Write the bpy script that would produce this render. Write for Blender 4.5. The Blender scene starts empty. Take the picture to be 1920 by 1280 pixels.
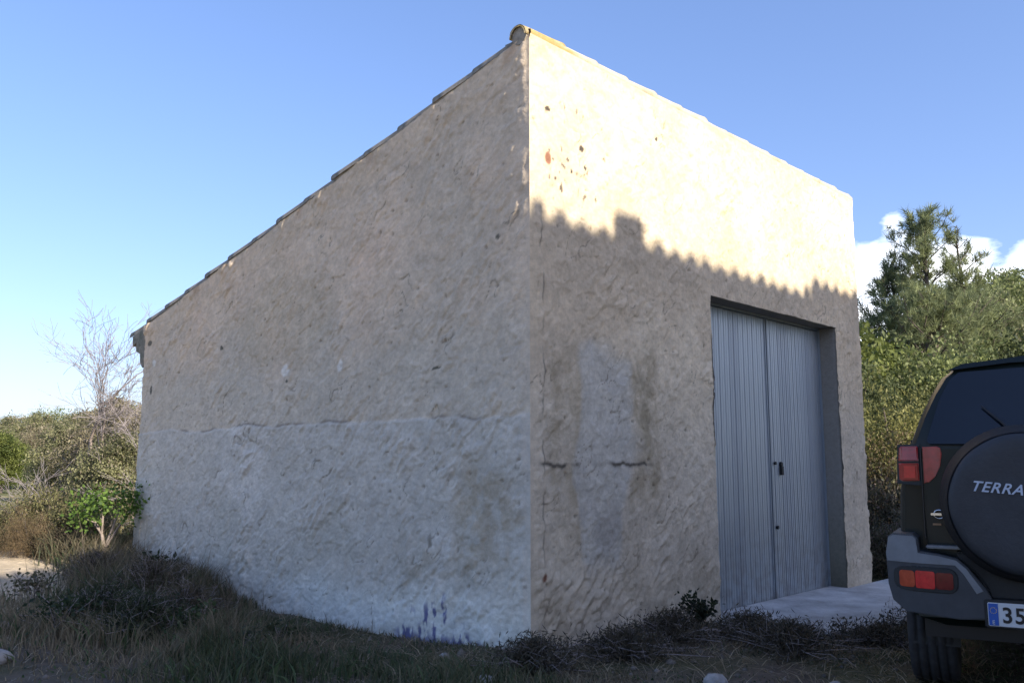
import bpy, bmesh, math, random
import numpy as np
from mathutils import Vector, Matrix

S = bpy.context.scene
COL = S.collection
R_ = math.radians

# ------------------------------------------------------------------ camera
EYE = 1.25
cam = bpy.data.cameras.new("camera")
camo = bpy.data.objects.new("camera", cam)
COL.objects.link(camo)
camo.location = (0, 0, EYE)
camo.rotation_euler = (R_(90 + 7.774), 0, 0)
cam.sensor_width = 36
cam.lens = 1670 / 1920 * 36
cam.clip_start = 0.05
cam.clip_end = 6000
S.camera = camo

# ------------------------------------------------------------------ sky and sun
SUN_AZ, SUN_EL = 130.6, 26.0          # azimuth clockwise from +Y
SKY_STRENGTH, SUN_STRENGTH, EXPOSURE = 0.15, 3.5, 1.2
world = bpy.data.worlds.new("World")
S.world = world
world.use_nodes = True
wn, wl = world.node_tree.nodes, world.node_tree.links
wn.clear()


def NN(nodes, t, **kw):
    n = nodes.new(t)
    for k, v in kw.items():
        setattr(n, k, v)
    return n


sky = NN(wn, "ShaderNodeTexSky", sky_type='NISHITA')
sky.sun_disc = False
sky.sun_elevation = R_(SUN_EL)
sky.sun_rotation = R_(SUN_AZ)
sky.air_density = 1.0
sky.dust_density = 1.4
sky.ozone_density = 3.0
tc = NN(wn, "ShaderNodeTexCoord")
sep = NN(wn, "ShaderNodeSeparateXYZ")
wl.new(tc.outputs['Generated'], sep.inputs[0])


def WM(op, a, b=None, c=None):
    n = NN(wn, "ShaderNodeMath", operation=op)
    for i, x in enumerate((a, b, c)):
        if x is None:
            continue
        if isinstance(x, (int, float)):
            n.inputs[i].default_value = x
        else:
            wl.new(x, n.inputs[i])
    return n.outputs[0]


az = WM('ARCTAN2', sep.outputs[0], sep.outputs[1])
el = WM('ARCSINE', sep.outputs[2])
comb = NN(wn, "ShaderNodeCombineXYZ")
wl.new(WM('MULTIPLY', az, 9.0), comb.inputs[0])
wl.new(WM('MULTIPLY', el, 16.0), comb.inputs[1])
comb.inputs[2].default_value = 3.7
cn = NN(wn, "ShaderNodeTexNoise")
cn.inputs['Scale'].default_value = 0.9
cn.inputs['Detail'].default_value = 8
cn.inputs['Roughness'].default_value = 0.5
wl.new(comb.outputs[0], cn.inputs['Vector'])
# a bank of low cumulus standing over the wooded hill, azimuth 18 to 75 degrees
topline = WM('MULTIPLY_ADD', cn.outputs[0], 0.26, 0.122)
bank = WM('SMOOTH_MIN', WM('MULTIPLY', WM('SUBTRACT', topline, el), 48.0), 1.0, 0.2)
bank = WM('MAXIMUM', bank, 0.0)
azm = WM('MULTIPLY', WM('MINIMUM', WM('MAXIMUM', WM('MULTIPLY', WM('SUBTRACT', az, 0.28), 9.0), 0.0), 1.0),
         WM('MINIMUM', WM('MAXIMUM', WM('MULTIPLY', WM('SUBTRACT', 1.4, az), 5.0), 0.0), 1.0))
cmask = WM('MULTIPLY', bank, azm)
comb2 = NN(wn, "ShaderNodeCombineXYZ")
wl.new(WM('MULTIPLY', az, 14.0), comb2.inputs[0])
wl.new(WM('MULTIPLY', el, 30.0), comb2.inputs[1])
cn2 = NN(wn, "ShaderNodeTexNoise")
cn2.inputs['Scale'].default_value = 1.1
cn2.inputs['Detail'].default_value = 5
wl.new(comb2.outputs[0], cn2.inputs['Vector'])
ccol = NN(wn, "ShaderNodeValToRGB")
ccol.color_ramp.elements[0].position = 0.3
ccol.color_ramp.elements[0].color = (3.6, 4.3, 5.6, 1)
ccol.color_ramp.elements[1].position = 0.62
ccol.color_ramp.elements[1].color = (6.2, 6.3, 6.5, 1)
wl.new(cn2.outputs[0], ccol.inputs[0])
hs = NN(wn, "ShaderNodeHueSaturation")
hs.inputs['Saturation'].default_value = 1.10
hs.inputs['Value'].default_value = 1.0
gm = NN(wn, "ShaderNodeGamma")
gm.inputs[1].default_value = 0.78
wl.new(sky.outputs[0], gm.inputs[0])
tn = NN(wn, "ShaderNodeVectorMath", operation='MULTIPLY')
tn.inputs[1].default_value = (0.91, 0.90, 1.07)
wl.new(gm.outputs[0], tn.inputs[0])
wl.new(tn.outputs[0], hs.inputs['Color'])
mix = NN(wn, "ShaderNodeMixRGB")
wl.new(cmask, mix.inputs[0])
wl.new(hs.outputs[0], mix.inputs[1])
wl.new(ccol.outputs[0], mix.inputs[2])
bg = NN(wn, "ShaderNodeBackground")
bg.inputs[1].default_value = SKY_STRENGTH
wl.new(mix.outputs[0], bg.inputs[0])
wo = NN(wn, "ShaderNodeOutputWorld")
wl.new(bg.outputs[0], wo.inputs[0])

sun = bpy.data.lights.new("sun", 'SUN')
sun.energy = SUN_STRENGTH
sun.angle = R_(0.53)
sun.color = (1.0, 0.92, 0.79)
suno = bpy.data.objects.new("sun", sun)
COL.objects.link(suno)
sd = Vector((math.sin(R_(SUN_AZ)) * math.cos(R_(SUN_EL)), math.cos(R_(SUN_AZ)) * math.cos(R_(SUN_EL)), math.sin(R_(SUN_EL))))
suno.rotation_euler = sd.to_track_quat('Z', 'Y').to_euler()
suno.location = sd * 60

S.view_settings.view_transform = 'Standard'
S.view_settings.look = 'None'
S.view_settings.gamma = 1
S.view_settings.use_curve_mapping = False
S.view_settings.exposure = EXPOSURE
S.cycles.max_bounces = 6
S.cycles.transparent_max_bounces = 6

# ------------------------------------------------------------------ helpers
rng = np.random.default_rng(7)
rnd = random.Random(11)


def perlin(x, y, seed=0):
    x = np.asarray(x, float); y = np.asarray(y, float)
    xi = np.floor(x).astype(np.int64); yi = np.floor(y).astype(np.int64)
    xf = x - xi; yf = y - yi

    def g(ix, iy):
        h = (ix * 374761393 + iy * 668265263 + seed * 2246822519) & 0xffffffff
        h = ((h ^ (h >> 13)) * 1274126177) & 0xffffffff
        h = (h ^ (h >> 16)) & 0xffff
        a = h * (2 * math.pi / 65536)
        return np.cos(a), np.sin(a)
    u = xf * xf * xf * (xf * (xf * 6 - 15) + 10)
    v = yf * yf * yf * (yf * (yf * 6 - 15) + 10)
    r = []
    for dx, dy in ((0, 0), (1, 0), (0, 1), (1, 1)):
        gx, gy = g(xi + dx, yi + dy)
        r.append(gx * (xf - dx) + gy * (yf - dy))
    a = r[0] + u * (r[1] - r[0]); b = r[2] + u * (r[3] - r[2])
    return (a + v * (b - a)) * 1.5


def fbm(x, y, seed=0, o=4, gain=0.5):
    t = 0; a = 1; n = 0
    for i in range(o):
        t = t + a * perlin(x * 2 ** i, y * 2 ** i, seed + i * 17); n += a; a *= gain
    return t / n


def ss(a, b, x):
    t = np.clip((x - a) / (b - a), 0, 1)
    return t * t * (3 - 2 * t)


def mk(name, V, F, mat=None, parent=None, smooth=False, cols=None):
    """one mesh object out of arrays; F is an array of equal polygons or a list of mixed ones"""
    me = bpy.data.meshes.new(name)
    V = np.asarray(V, np.float32).reshape(-1, 3)
    if isinstance(F, np.ndarray) and F.ndim == 2:
        n, k = F.shape
        me.vertices.add(len(V)); me.vertices.foreach_set('co', V.ravel())
        me.loops.add(n * k); me.loops.foreach_set('vertex_index', F.astype(np.int32).ravel())
        me.polygons.add(n)
        me.polygons.foreach_set('loop_start', np.arange(0, n * k, k, dtype=np.int32))
        me.polygons.foreach_set('loop_total', np.full(n, k, np.int32))
        me.update(calc_edges=True)
    else:
        me.from_pydata([tuple(map(float, v)) for v in V], [], [tuple(int(i) for i in f) for f in F])
    if smooth:
        me.polygons.foreach_set('use_smooth', np.ones(len(me.polygons), bool))
    if cols is not None:
        at = me.color_attributes.new('Col', 'FLOAT_COLOR', 'POINT')
        c = np.ones((len(V), 4), np.float32); c[:, :3] = cols
        at.data.foreach_set('color', c.ravel())
    if mat: me.materials.append(mat)
    o = bpy.data.objects.new(name, me)
    COL.objects.link(o)
    if parent: o.parent = parent
    return o


def from_bm(name, bm, mat, parent=None, smooth=False, bevel=0, seg=2):
    if bevel:
        bmesh.ops.bevel(bm, geom=[e for e in bm.edges], offset=bevel, segments=seg, affect='EDGES', clamp_overlap=True)
    bmesh.ops.recalc_face_normals(bm, faces=bm.faces)
    me = bpy.data.meshes.new(name)
    bm.to_mesh(me); bm.free()
    if smooth:
        for p in me.polygons: p.use_smooth = True
    me.materials.append(mat)
    o = bpy.data.objects.new(name, me)
    COL.objects.link(o)
    if parent: o.parent = parent
    return o


def add_box(bm, x0, x1, y0, y1, z0, z1):
    v = [bm.verts.new(p) for p in ((x0, y0, z0), (x1, y0, z0), (x1, y1, z0), (x0, y1, z0), (x0, y0, z1), (x1, y0, z1), (x1, y1, z1), (x0, y1, z1))]
    for f in ((0, 3, 2, 1), (4, 5, 6, 7), (0, 1, 5, 4), (1, 2, 6, 5), (2, 3, 7, 6), (3, 0, 4, 7)):
        bm.faces.new([v[i] for i in f])


def box(name, b, mat, parent=None, bevel=0):
    bm = bmesh.new(); add_box(bm, *b)
    return from_bm(name, bm, mat, parent, bevel=bevel)


def tag(o, label=None, cat=None, group=None, kind=None):
    if label: o['label'] = label
    if cat: o['category'] = cat
    if group: o['group'] = group
    if kind: o['kind'] = kind
    return o


def empty(name, loc=(0, 0, 0), rz=0, label=None, cat=None, group=None):
    o = bpy.data.objects.new(name, None)
    COL.objects.link(o)
    o.location = loc; o.rotation_euler = (0, 0, rz)
    return tag(o, label, cat, group)


def child(name, src, parent):
    """another piece that shares src's mesh"""
    o = bpy.data.objects.new(name, src.data)
    COL.objects.link(o); o.parent = parent
    return o


def copy_tree(o, parent=None):
    c = o.copy(); COL.objects.link(c); c.parent = parent
    for ch in list(o.children):
        copy_tree(ch, c)
    return c


def tubes(paths, sides=6):
    """paths: list of (points Nx3, radii N) -> V, F"""
    V, F = [], []; base = 0
    for P, rad in paths:
        P = np.asarray(P, float); n = len(P)
        for i in range(n):
            d = P[min(i + 1, n - 1)] - P[max(i - 1, 0)]
            d = d / (np.linalg.norm(d) + 1e-9)
            a = np.cross(d, (0, 0, 1.0) if abs(d[2]) < .95 else (1.0, 0, 0)); a /= np.linalg.norm(a) + 1e-9
            b = np.cross(d, a)
            for k in range(sides):
                t = 2 * math.pi * k / sides
                V.append(P[i] + rad[i] * (math.cos(t) * a + math.sin(t) * b))
        for i in range(n - 1):
            for k in range(sides):
                k2 = (k + 1) % sides
                F.append((base + i * sides + k, base + i * sides + k2, base + (i + 1) * sides + k2, base + (i + 1) * sides + k))
        base += n * sides
    return np.array(V), np.array(F)


# ------------------------------------------------------------------ materials
def mat_new(name):
    m = bpy.data.materials.new(name); m.use_nodes = True
    nt = m.node_tree
    return m, nt, nt.nodes['Principled BSDF']


def mat(name, col, rough=0.7, metal=0.0, var=0.15, scale=6.0, bump=0.0, bscale=40.0, col2=None, coat=0.0, spec=0.5, stretch=None, emis=None):
    m, nt, p = mat_new(name)
    t = nt.nodes.new('ShaderNodeTexCoord')
    vec = t.outputs['Object']
    if stretch:
        mp = nt.nodes.new('ShaderNodeMapping'); mp.inputs['Scale'].default_value = stretch
        nt.links.new(vec, mp.inputs[0]); vec = mp.outputs[0]
    n = nt.nodes.new('ShaderNodeTexNoise'); n.inputs['Scale'].default_value = scale; n.inputs['Detail'].default_value = 6
    n.inputs['Roughness'].default_value = 0.65
    nt.links.new(vec, n.inputs['Vector'])
    r = nt.nodes.new('ShaderNodeValToRGB')
    c2 = col2 or tuple(min(1, c * (1 + var)) for c in col)
    c1 = col if col2 else tuple(c * (1 - var) for c in col)
    r.color_ramp.elements[0].position = 0.35; r.color_ramp.elements[0].color = (*c1, 1)
    r.color_ramp.elements[1].position = 0.65; r.color_ramp.elements[1].color = (*c2, 1)
    nt.links.new(n.outputs[0], r.inputs[0]); nt.links.new(r.outputs[0], p.inputs['Base Color'])
    p.inputs['Roughness'].default_value = rough; p.inputs['Metallic'].default_value = metal
    p.inputs['Coat Weight'].default_value = coat; p.inputs['Specular IOR Level'].default_value = spec
    if bump:
        n2 = nt.nodes.new('ShaderNodeTexNoise'); n2.inputs['Scale'].default_value = bscale; n2.inputs['Detail'].default_value = 5
        nt.links.new(vec, n2.inputs['Vector'])
        b = nt.nodes.new('ShaderNodeBump'); b.inputs['Strength'].default_value = 1.0; b.inputs['Distance'].default_value = bump
        nt.links.new(n2.outputs[0], b.inputs['Height']); nt.links.new(b.outputs[0], p.inputs['Normal'])
    return m


def mat_attr(name, rough=0.95, scale=30.0, amount=0.25, bump=0.004, bscale=60.0, translucent=0.0, spec=0.3):
    """base colour from the mesh's own colour attribute, broken up by noise"""
    m, nt, p = mat_new(name)
    a = nt.nodes.new('ShaderNodeAttribute'); a.attribute_name = 'Col'
    t = nt.nodes.new('ShaderNodeTexCoord')
    n = nt.nodes.new('ShaderNodeTexNoise'); n.inputs['Scale'].default_value = scale; n.inputs['Detail'].default_value = 7
    n.inputs['Roughness'].default_value = 0.7
    nt.links.new(t.outputs['Object'], n.inputs['Vector'])
    mr = nt.nodes.new('ShaderNodeMapRange')
    mr.inputs[1].default_value = 0.3; mr.inputs[2].default_value = 0.7
    mr.inputs[3].default_value = 1 - amount; mr.inputs[4].default_value = 1 + amount
    nt.links.new(n.outputs[0], mr.inputs[0])
    vm = nt.nodes.new('ShaderNodeVectorMath'); vm.operation = 'SCALE'
    nt.links.new(a.outputs['Color'], vm.inputs[0]); nt.links.new(mr.outputs[0], vm.inputs['Scale'])
    nt.links.new(vm.outputs[0], p.inputs['Base Color'])
    p.inputs['Roughness'].default_value = rough
    p.inputs['Specular IOR Level'].default_value = spec
    if bump:
        n2 = nt.nodes.new('ShaderNodeTexNoise'); n2.inputs['Scale'].default_value = bscale; n2.inputs['Detail'].default_value = 6
        n2.inputs['Roughness'].default_value = 0.65
        nt.links.new(t.outputs['Object'], n2.inputs['Vector'])
        b = nt.nodes.new('ShaderNodeBump'); b.inputs['Strength'].default_value = 1.0; b.inputs['Distance'].default_value = bump
        nt.links.new(n2.outputs[0], b.inputs['Height']); nt.links.new(b.outputs[0], p.inputs['Normal'])
    if translucent:
        tr = nt.nodes.new('ShaderNodeBsdfTranslucent'); nt.links.new(vm.outputs[0], tr.inputs[0])
        mx = nt.nodes.new('ShaderNodeMixShader'); mx.inputs[0].default_value = translucent
        out = nt.nodes['Material Output']
        nt.links.new(p.outputs[0], mx.inputs[1]); nt.links.new(tr.outputs[0], mx.inputs[2]); nt.links.new(mx.outputs[0], out.inputs[0])
    return m


M_RENDER = mat_attr('cement_render', 0.95, 26.0, 0.14, 0.006, 42.0)
M_GROUND = mat_attr('earth', 1.0, 5.0, 0.30, 0.03, 14.0, spec=0.15)
M_LEAF = mat_attr('foliage', 0.6, 2.0, 0.22, 0, translucent=0.38)
M_BARK = mat('bark', (0.10, 0.08, 0.065), 0.95, var=0.35, scale=9, bump=0.01, bscale=20)
M_BARK_PALE = mat('pale_bark', (0.30, 0.24, 0.20), 0.9, var=0.25, scale=9, bump=0.006, bscale=25)
M_TWIG = mat('grey_twigs', (0.30, 0.26, 0.25), 0.9, var=0.25, scale=5)
M_TILE = mat('weathered_clay_tile', (0.17, 0.16, 0.12), 0.95, scale=11, col2=(0.38, 0.32, 0.25), bump=0.004)
M_RIDGE = mat('limewashed_ridge_tile', (0.42, 0.35, 0.26), 0.95, scale=6, col2=(0.50, 0.44, 0.35), bump=0.008, bscale=30)
M_LICHEN = mat('lichened_ridge_tile', (0.42, 0.27, 0.04), 0.95, scale=12, col2=(0.48, 0.40, 0.26), bump=0.008, bscale=30)
M_MORTAR = mat('old_mortar', (0.33, 0.29, 0.23), 0.95, scale=9, var=0.3, bump=0.012, bscale=30)
M_CORNICE = mat('mossy_cornice', (0.13, 0.14, 0.10), 0.95, scale=9, col2=(0.30, 0.26, 0.21), bump=0.02, bscale=22)
M_GALV = mat('galvanised_sheet', (0.36, 0.405, 0.44), 0.5, 0.65, scale=1.6, col2=(0.42, 0.465, 0.50), stretch=(7, 7, 0.5), bump=0.0006, bscale=20)
M_GALV2 = mat('duller_galvanised_sheet', (0.32, 0.36, 0.395), 0.52, 0.62, scale=1.6, col2=(0.38, 0.42, 0.46), stretch=(7, 7, 0.5), bump=0.0006, bscale=20)
M_DARKMETAL = mat('dark_ironwork', (0.03, 0.032, 0.035), 0.6, 0.6)


def grime(m, z0, z1, col, amt=.8, scale=9):
    """splashed earth and rust creeping up from the foot of a thing"""
    nt = m.node_tree; p = nt.nodes['Principled BSDF']
    src = p.inputs['Base Color'].links[0].from_socket
    t = nt.nodes.new('ShaderNodeTexCoord'); sp = nt.nodes.new('ShaderNodeSeparateXYZ'); nt.links.new(t.outputs['Object'], sp.inputs[0])
    g = nt.nodes.new('ShaderNodeNewGeometry'); n = nt.nodes.new('ShaderNodeTexNoise'); n.inputs['Scale'].default_value = scale; n.inputs['Detail'].default_value = 8
    nt.links.new(g.outputs['Position'], n.inputs['Vector'])
    mr = nt.nodes.new('ShaderNodeMapRange'); mr.inputs[1].default_value = z1; mr.inputs[2].default_value = z0; nt.links.new(sp.outputs[2], mr.inputs[0])
    mr2 = nt.nodes.new('ShaderNodeMapRange'); mr2.inputs[1].default_value = .42; mr2.inputs[2].default_value = .62; nt.links.new(n.outputs[0], mr2.inputs[0])
    mu = nt.nodes.new('ShaderNodeMath'); mu.operation = 'MULTIPLY'; nt.links.new(mr.outputs[0], mu.inputs[0]); nt.links.new(mr2.outputs[0], mu.inputs[1])
    mu2 = nt.nodes.new('ShaderNodeMath'); mu2.operation = 'MULTIPLY'; nt.links.new(mu.outputs[0], mu2.inputs[0]); mu2.inputs[1].default_value = amt
    mx = nt.nodes.new('ShaderNodeMixRGB'); nt.links.new(mu2.outputs[0], mx.inputs[0]); nt.links.new(src, mx.inputs[1]); mx.inputs[2].default_value = (*col, 1)
    nt.links.new(mx.outputs[0], p.inputs['Base Color'])


grime(M_GALV, -.1, .9, (.20, .17, .14), .45)
grime(M_GALV2, -.1, .9, (.20, .17, .14), .45)
M_CONC = mat('pale_concrete', (0.30, 0.29, 0.27), 0.9, scale=2.4, col2=(0.56, 0.55, 0.52), bump=0.01, bscale=25)
M_BRICK = mat('red_brick', (0.36, 0.10, 0.04), 0.95, scale=20, var=0.2, bump=0.004)
M_STONE = mat('pale_stone', (0.22, 0.21, 0.20), 0.95, scale=9, col2=(0.40, 0.38, 0.35), bump=0.01, bscale=18)
M_WHITEWASH = mat('whitewash', (0.52, 0.48, 0.42), 0.95, scale=3, var=0.1, bump=0.01)

# ------------------------------------------------------------------ terrain
BO = np.array([0.1244, 6.1605, 0.0])                 # near corner of the warehouse
BA = R_(46.778)
BU = np.array([math.cos(BA), math.sin(BA)]); BV = np.array([-math.sin(BA), math.cos(BA)])


def to_local(x, y):
    dx = x - BO[0]; dy = y - BO[1]
    return dx * BU[0] + dy * BU[1], dx * BV[0] + dy * BV[1]


def to_world(s, t):
    return BO[0] + s * BU[0] + t * BV[0], BO[1] + s * BU[1] + t * BV[1]


def gz(x, y):
    x = np.asarray(x, float); y = np.asarray(y, float)
    s, t = to_local(x, y)
    r = np.hypot(x, y)
    a = np.degrees(np.arctan2(x, y))
    z = -0.14 * ss(1.2, 3.0, s) * (1 - ss(9, 16, s)) * ss(-2.0, -1.0, t)
    z = z - .07 * ss(-1.6, -.5, s) * ss(.3, 1.2, t) * ss(4.6, 3.4, t) * ss(.8, .1, s)
    z = z + 0.035 * fbm(x * 0.9, y * 0.9, 3) * (1 - ss(1.5, 2.5, s) * (1 - ss(6.2, 7, s)) * ss(-1.7, -.9, t) * .85)
    z = z + 0.35 * ss(15, 60, r) * fbm(x * 0.06, y * 0.06, 5)
    # hill on the right, and low ground to the left that lifts again far away
    z = z + ss(12, 34, a) * (1 - ss(120, 165, a)) * (9.5 * ss(28, 85, r) + 10 * ss(80, 260, r))
    z = z + (1 - ss(-12, 5, a)) * 5.0 * ss(160, 500, r)
    z = z + .26 * ss(4.8, 7.2, t) * ss(1.2, -.4, s) * ss(60, 14, r)
    z = z + 18 * ss(600, 2200, r) * (0.5 + 0.5 * fbm(x * .002, y * .002, 9))
    return z


def build_ground():
    na, nr = 560, 300
    ang = np.linspace(0, 2 * math.pi, na, endpoint=False)
    rad = np.geomspace(0.4, 4500, nr)
    A, Rr = np.meshgrid(ang, rad)
    X = Rr * np.sin(A); Y = Rr * np.cos(A)
    Z = gz(X, Y)
    s, t = to_local(X, Y)
    n1 = fbm(X * 1.1, Y * 1.1, 21, 5); n2 = fbm(X * .12, Y * .12, 22, 4)
    earth = np.array([0.13, 0.105, 0.08]); track = np.array([0.52, 0.42, 0.29]); grass = np.array([0.085, 0.085, 0.035]); straw = np.array([0.30, 0.25, 0.11])
    c = np.zeros(X.shape + (3,)); c[:] = earth
    c = c + (grass - c) * (ss(-0.15, 0.25, n1) * 0.7)[..., None]
    # pale dirt track passing behind the warehouse
    dtr = np.abs(t - 6.0 - 0.25 * np.sin(s * .5) + 0.5 * n1)
    tm = ss(3.0, 2.3, dtr) * ss(-26, -18, s) * ss(1.5, 0.8, s)
    c = c + (track * (1 + .3 * n1[..., None]) - c) * tm[..., None]
    yard = ss(-5.5, -6.5, s + .4 * n1) * ss(-26, -18, s) * ss(12, 9, np.abs(t))  # unseen pale ground, added to bounce warm light onto the side wall
    c = c + (track * 1.05 - c) * yard[..., None]
    far = ss(16, 24, Rr)
    fieldc = grass * 1.6 + (straw - grass * 1.6) * ss(-.15, .2, n2 + .25 * n1)[..., None]
    c = c + (fieldc - c) * far[..., None]
    wood = ss(55, 90, Rr)
    c = c + (np.array([0.05, 0.06, 0.028]) - c) * (wood * .7)[..., None]
    V = np.stack([X, Y, Z], -1).reshape(-1, 3)
    i = np.arange(nr - 1)[:, None] * na; j = np.arange(na)[None, :]; j2 = (j + 1) % na
    F = np.stack([i + j, i + na + j, i + na + j2, i + j2], -1).reshape(-1, 4)
    V = np.vstack([V, [[0, 0, gz(0, 0)]]])
    cols = np.vstack([c.reshape(-1, 3), [earth]])
    Fl = [tuple(f) for f in F[:0]]
    o = mk('ground', V, F, M_GROUND, smooth=True, cols=cols)
    # centre fan
    tag(o, kind='structure')
    cc = len(V) - 1
    tri = np.array([[cc, k, (k + 1) % na] for k in range(na)])
    bm = bmesh.new(); bm.from_mesh(o.data); bm.verts.ensure_lookup_table()
    for f in tri: bm.faces.new([bm.verts[int(q)] for q in f])
    bm.to_mesh(o.data); bm.free()
    return o


build_ground()

# ------------------------------------------------------------------ warehouse
W, D = 5.75, 6.02
ZT, SL = 4.36, 0.254                              # front wall height, fall of the roof per metre
DS0, DS1, DZ = 2.43, 5.10, 2.75                   # door opening


def relief(Sx, Z, seed, sgn):
    """height of the hand-thrown render: dragged flakes, hollows, pits"""
    w = 0.05 * fbm(Sx * 3, Z * 3, seed + 40, 3)
    w2 = 0.05 * fbm(Sx * 3, Z * 3, seed + 44, 3)
    c, s_ = math.cos(0.85), math.sin(0.85)
    sx = Sx * sgn
    A = (sx + w) * c + (Z + w2) * s_; B = -(sx + w) * s_ + (Z + w2) * c
    n1 = perlin(A / .20, B / .065, seed) + .35 * perlin(A / .09, B / .04, seed + 1)
    n2 = perlin(A / .11 + 7, B / .045, seed + 2)
    n3 = fbm(Sx / .28, Z / .22, seed + 3, 4)
    act = 0.45 + 0.55 * ss(-.3, .35, fbm(Sx * .9, Z * .9, seed + 8, 3))
    act = act * (.12 + .88 * ss(-.05, .35, fbm(Sx * 2.1, Z * 1.7, seed + 12, 3)))
    n0 = perlin(A / .34 + 3, B / .12, seed + 21) + .45 * perlin(A / .13, B / .07, seed + 22)
    lump = np.abs(perlin(Sx / .17 + w * 8, Z / .13, seed + 23))
    h = 0.009 * ss(-.02, .10, n0) * (.4 + .6 * act) + 0.010 * ss(-.02, .12, n1) * act + 0.005 * ss(0, .14, n2) * act + .004 * np.sqrt(lump + 1e-4) * (.4 + .6 * act) + .0035 * fbm(Sx / .035, Z / .03, seed + 30, 2)
    h = h + 0.0045 * ss(0.02, .10, n3) + 0.010 * fbm(Sx * 1.1, Z * 1.1, seed + 4, 2) + .003 * fbm(Sx / .05, Z / .04, seed + 9, 3)
    pit = perlin(Sx / .055, Z / .05, seed + 5)
    pits = ss(.62, .85, pit)
    h = h * (.88 if seed == 11 else 1.2) - 0.009 * pits
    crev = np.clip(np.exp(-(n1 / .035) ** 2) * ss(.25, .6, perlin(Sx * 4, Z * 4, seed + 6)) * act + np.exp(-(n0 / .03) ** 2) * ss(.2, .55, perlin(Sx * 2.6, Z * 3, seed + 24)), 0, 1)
    return h, pits, crev


ALB = np.array([1.62, 1.52, 1.27])                  # pale buff lime render


def mixc(c, col, m):
    return c + (np.array(col) - c) * np.clip(m, 0, 1)[..., None]


def wall_grid(L, seed, top, step, front):
    ns = int(round(L / step)) + 1; nz = int(round((ZT + .35) / step)) + 1
    s1 = np.linspace(0, L, ns); q = np.linspace(0, 1, nz)
    Sg, Q = np.meshgrid(s1, q)
    Tz = top(Sg)
    Z = -0.35 + (Tz + .35) * Q
    return Sg, Z, ns, nz


def corner_h(z):
    return 0.012 + 0.010 * fbm(z * 1.3, z * 0 + 3.3, 91, 4)


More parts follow.
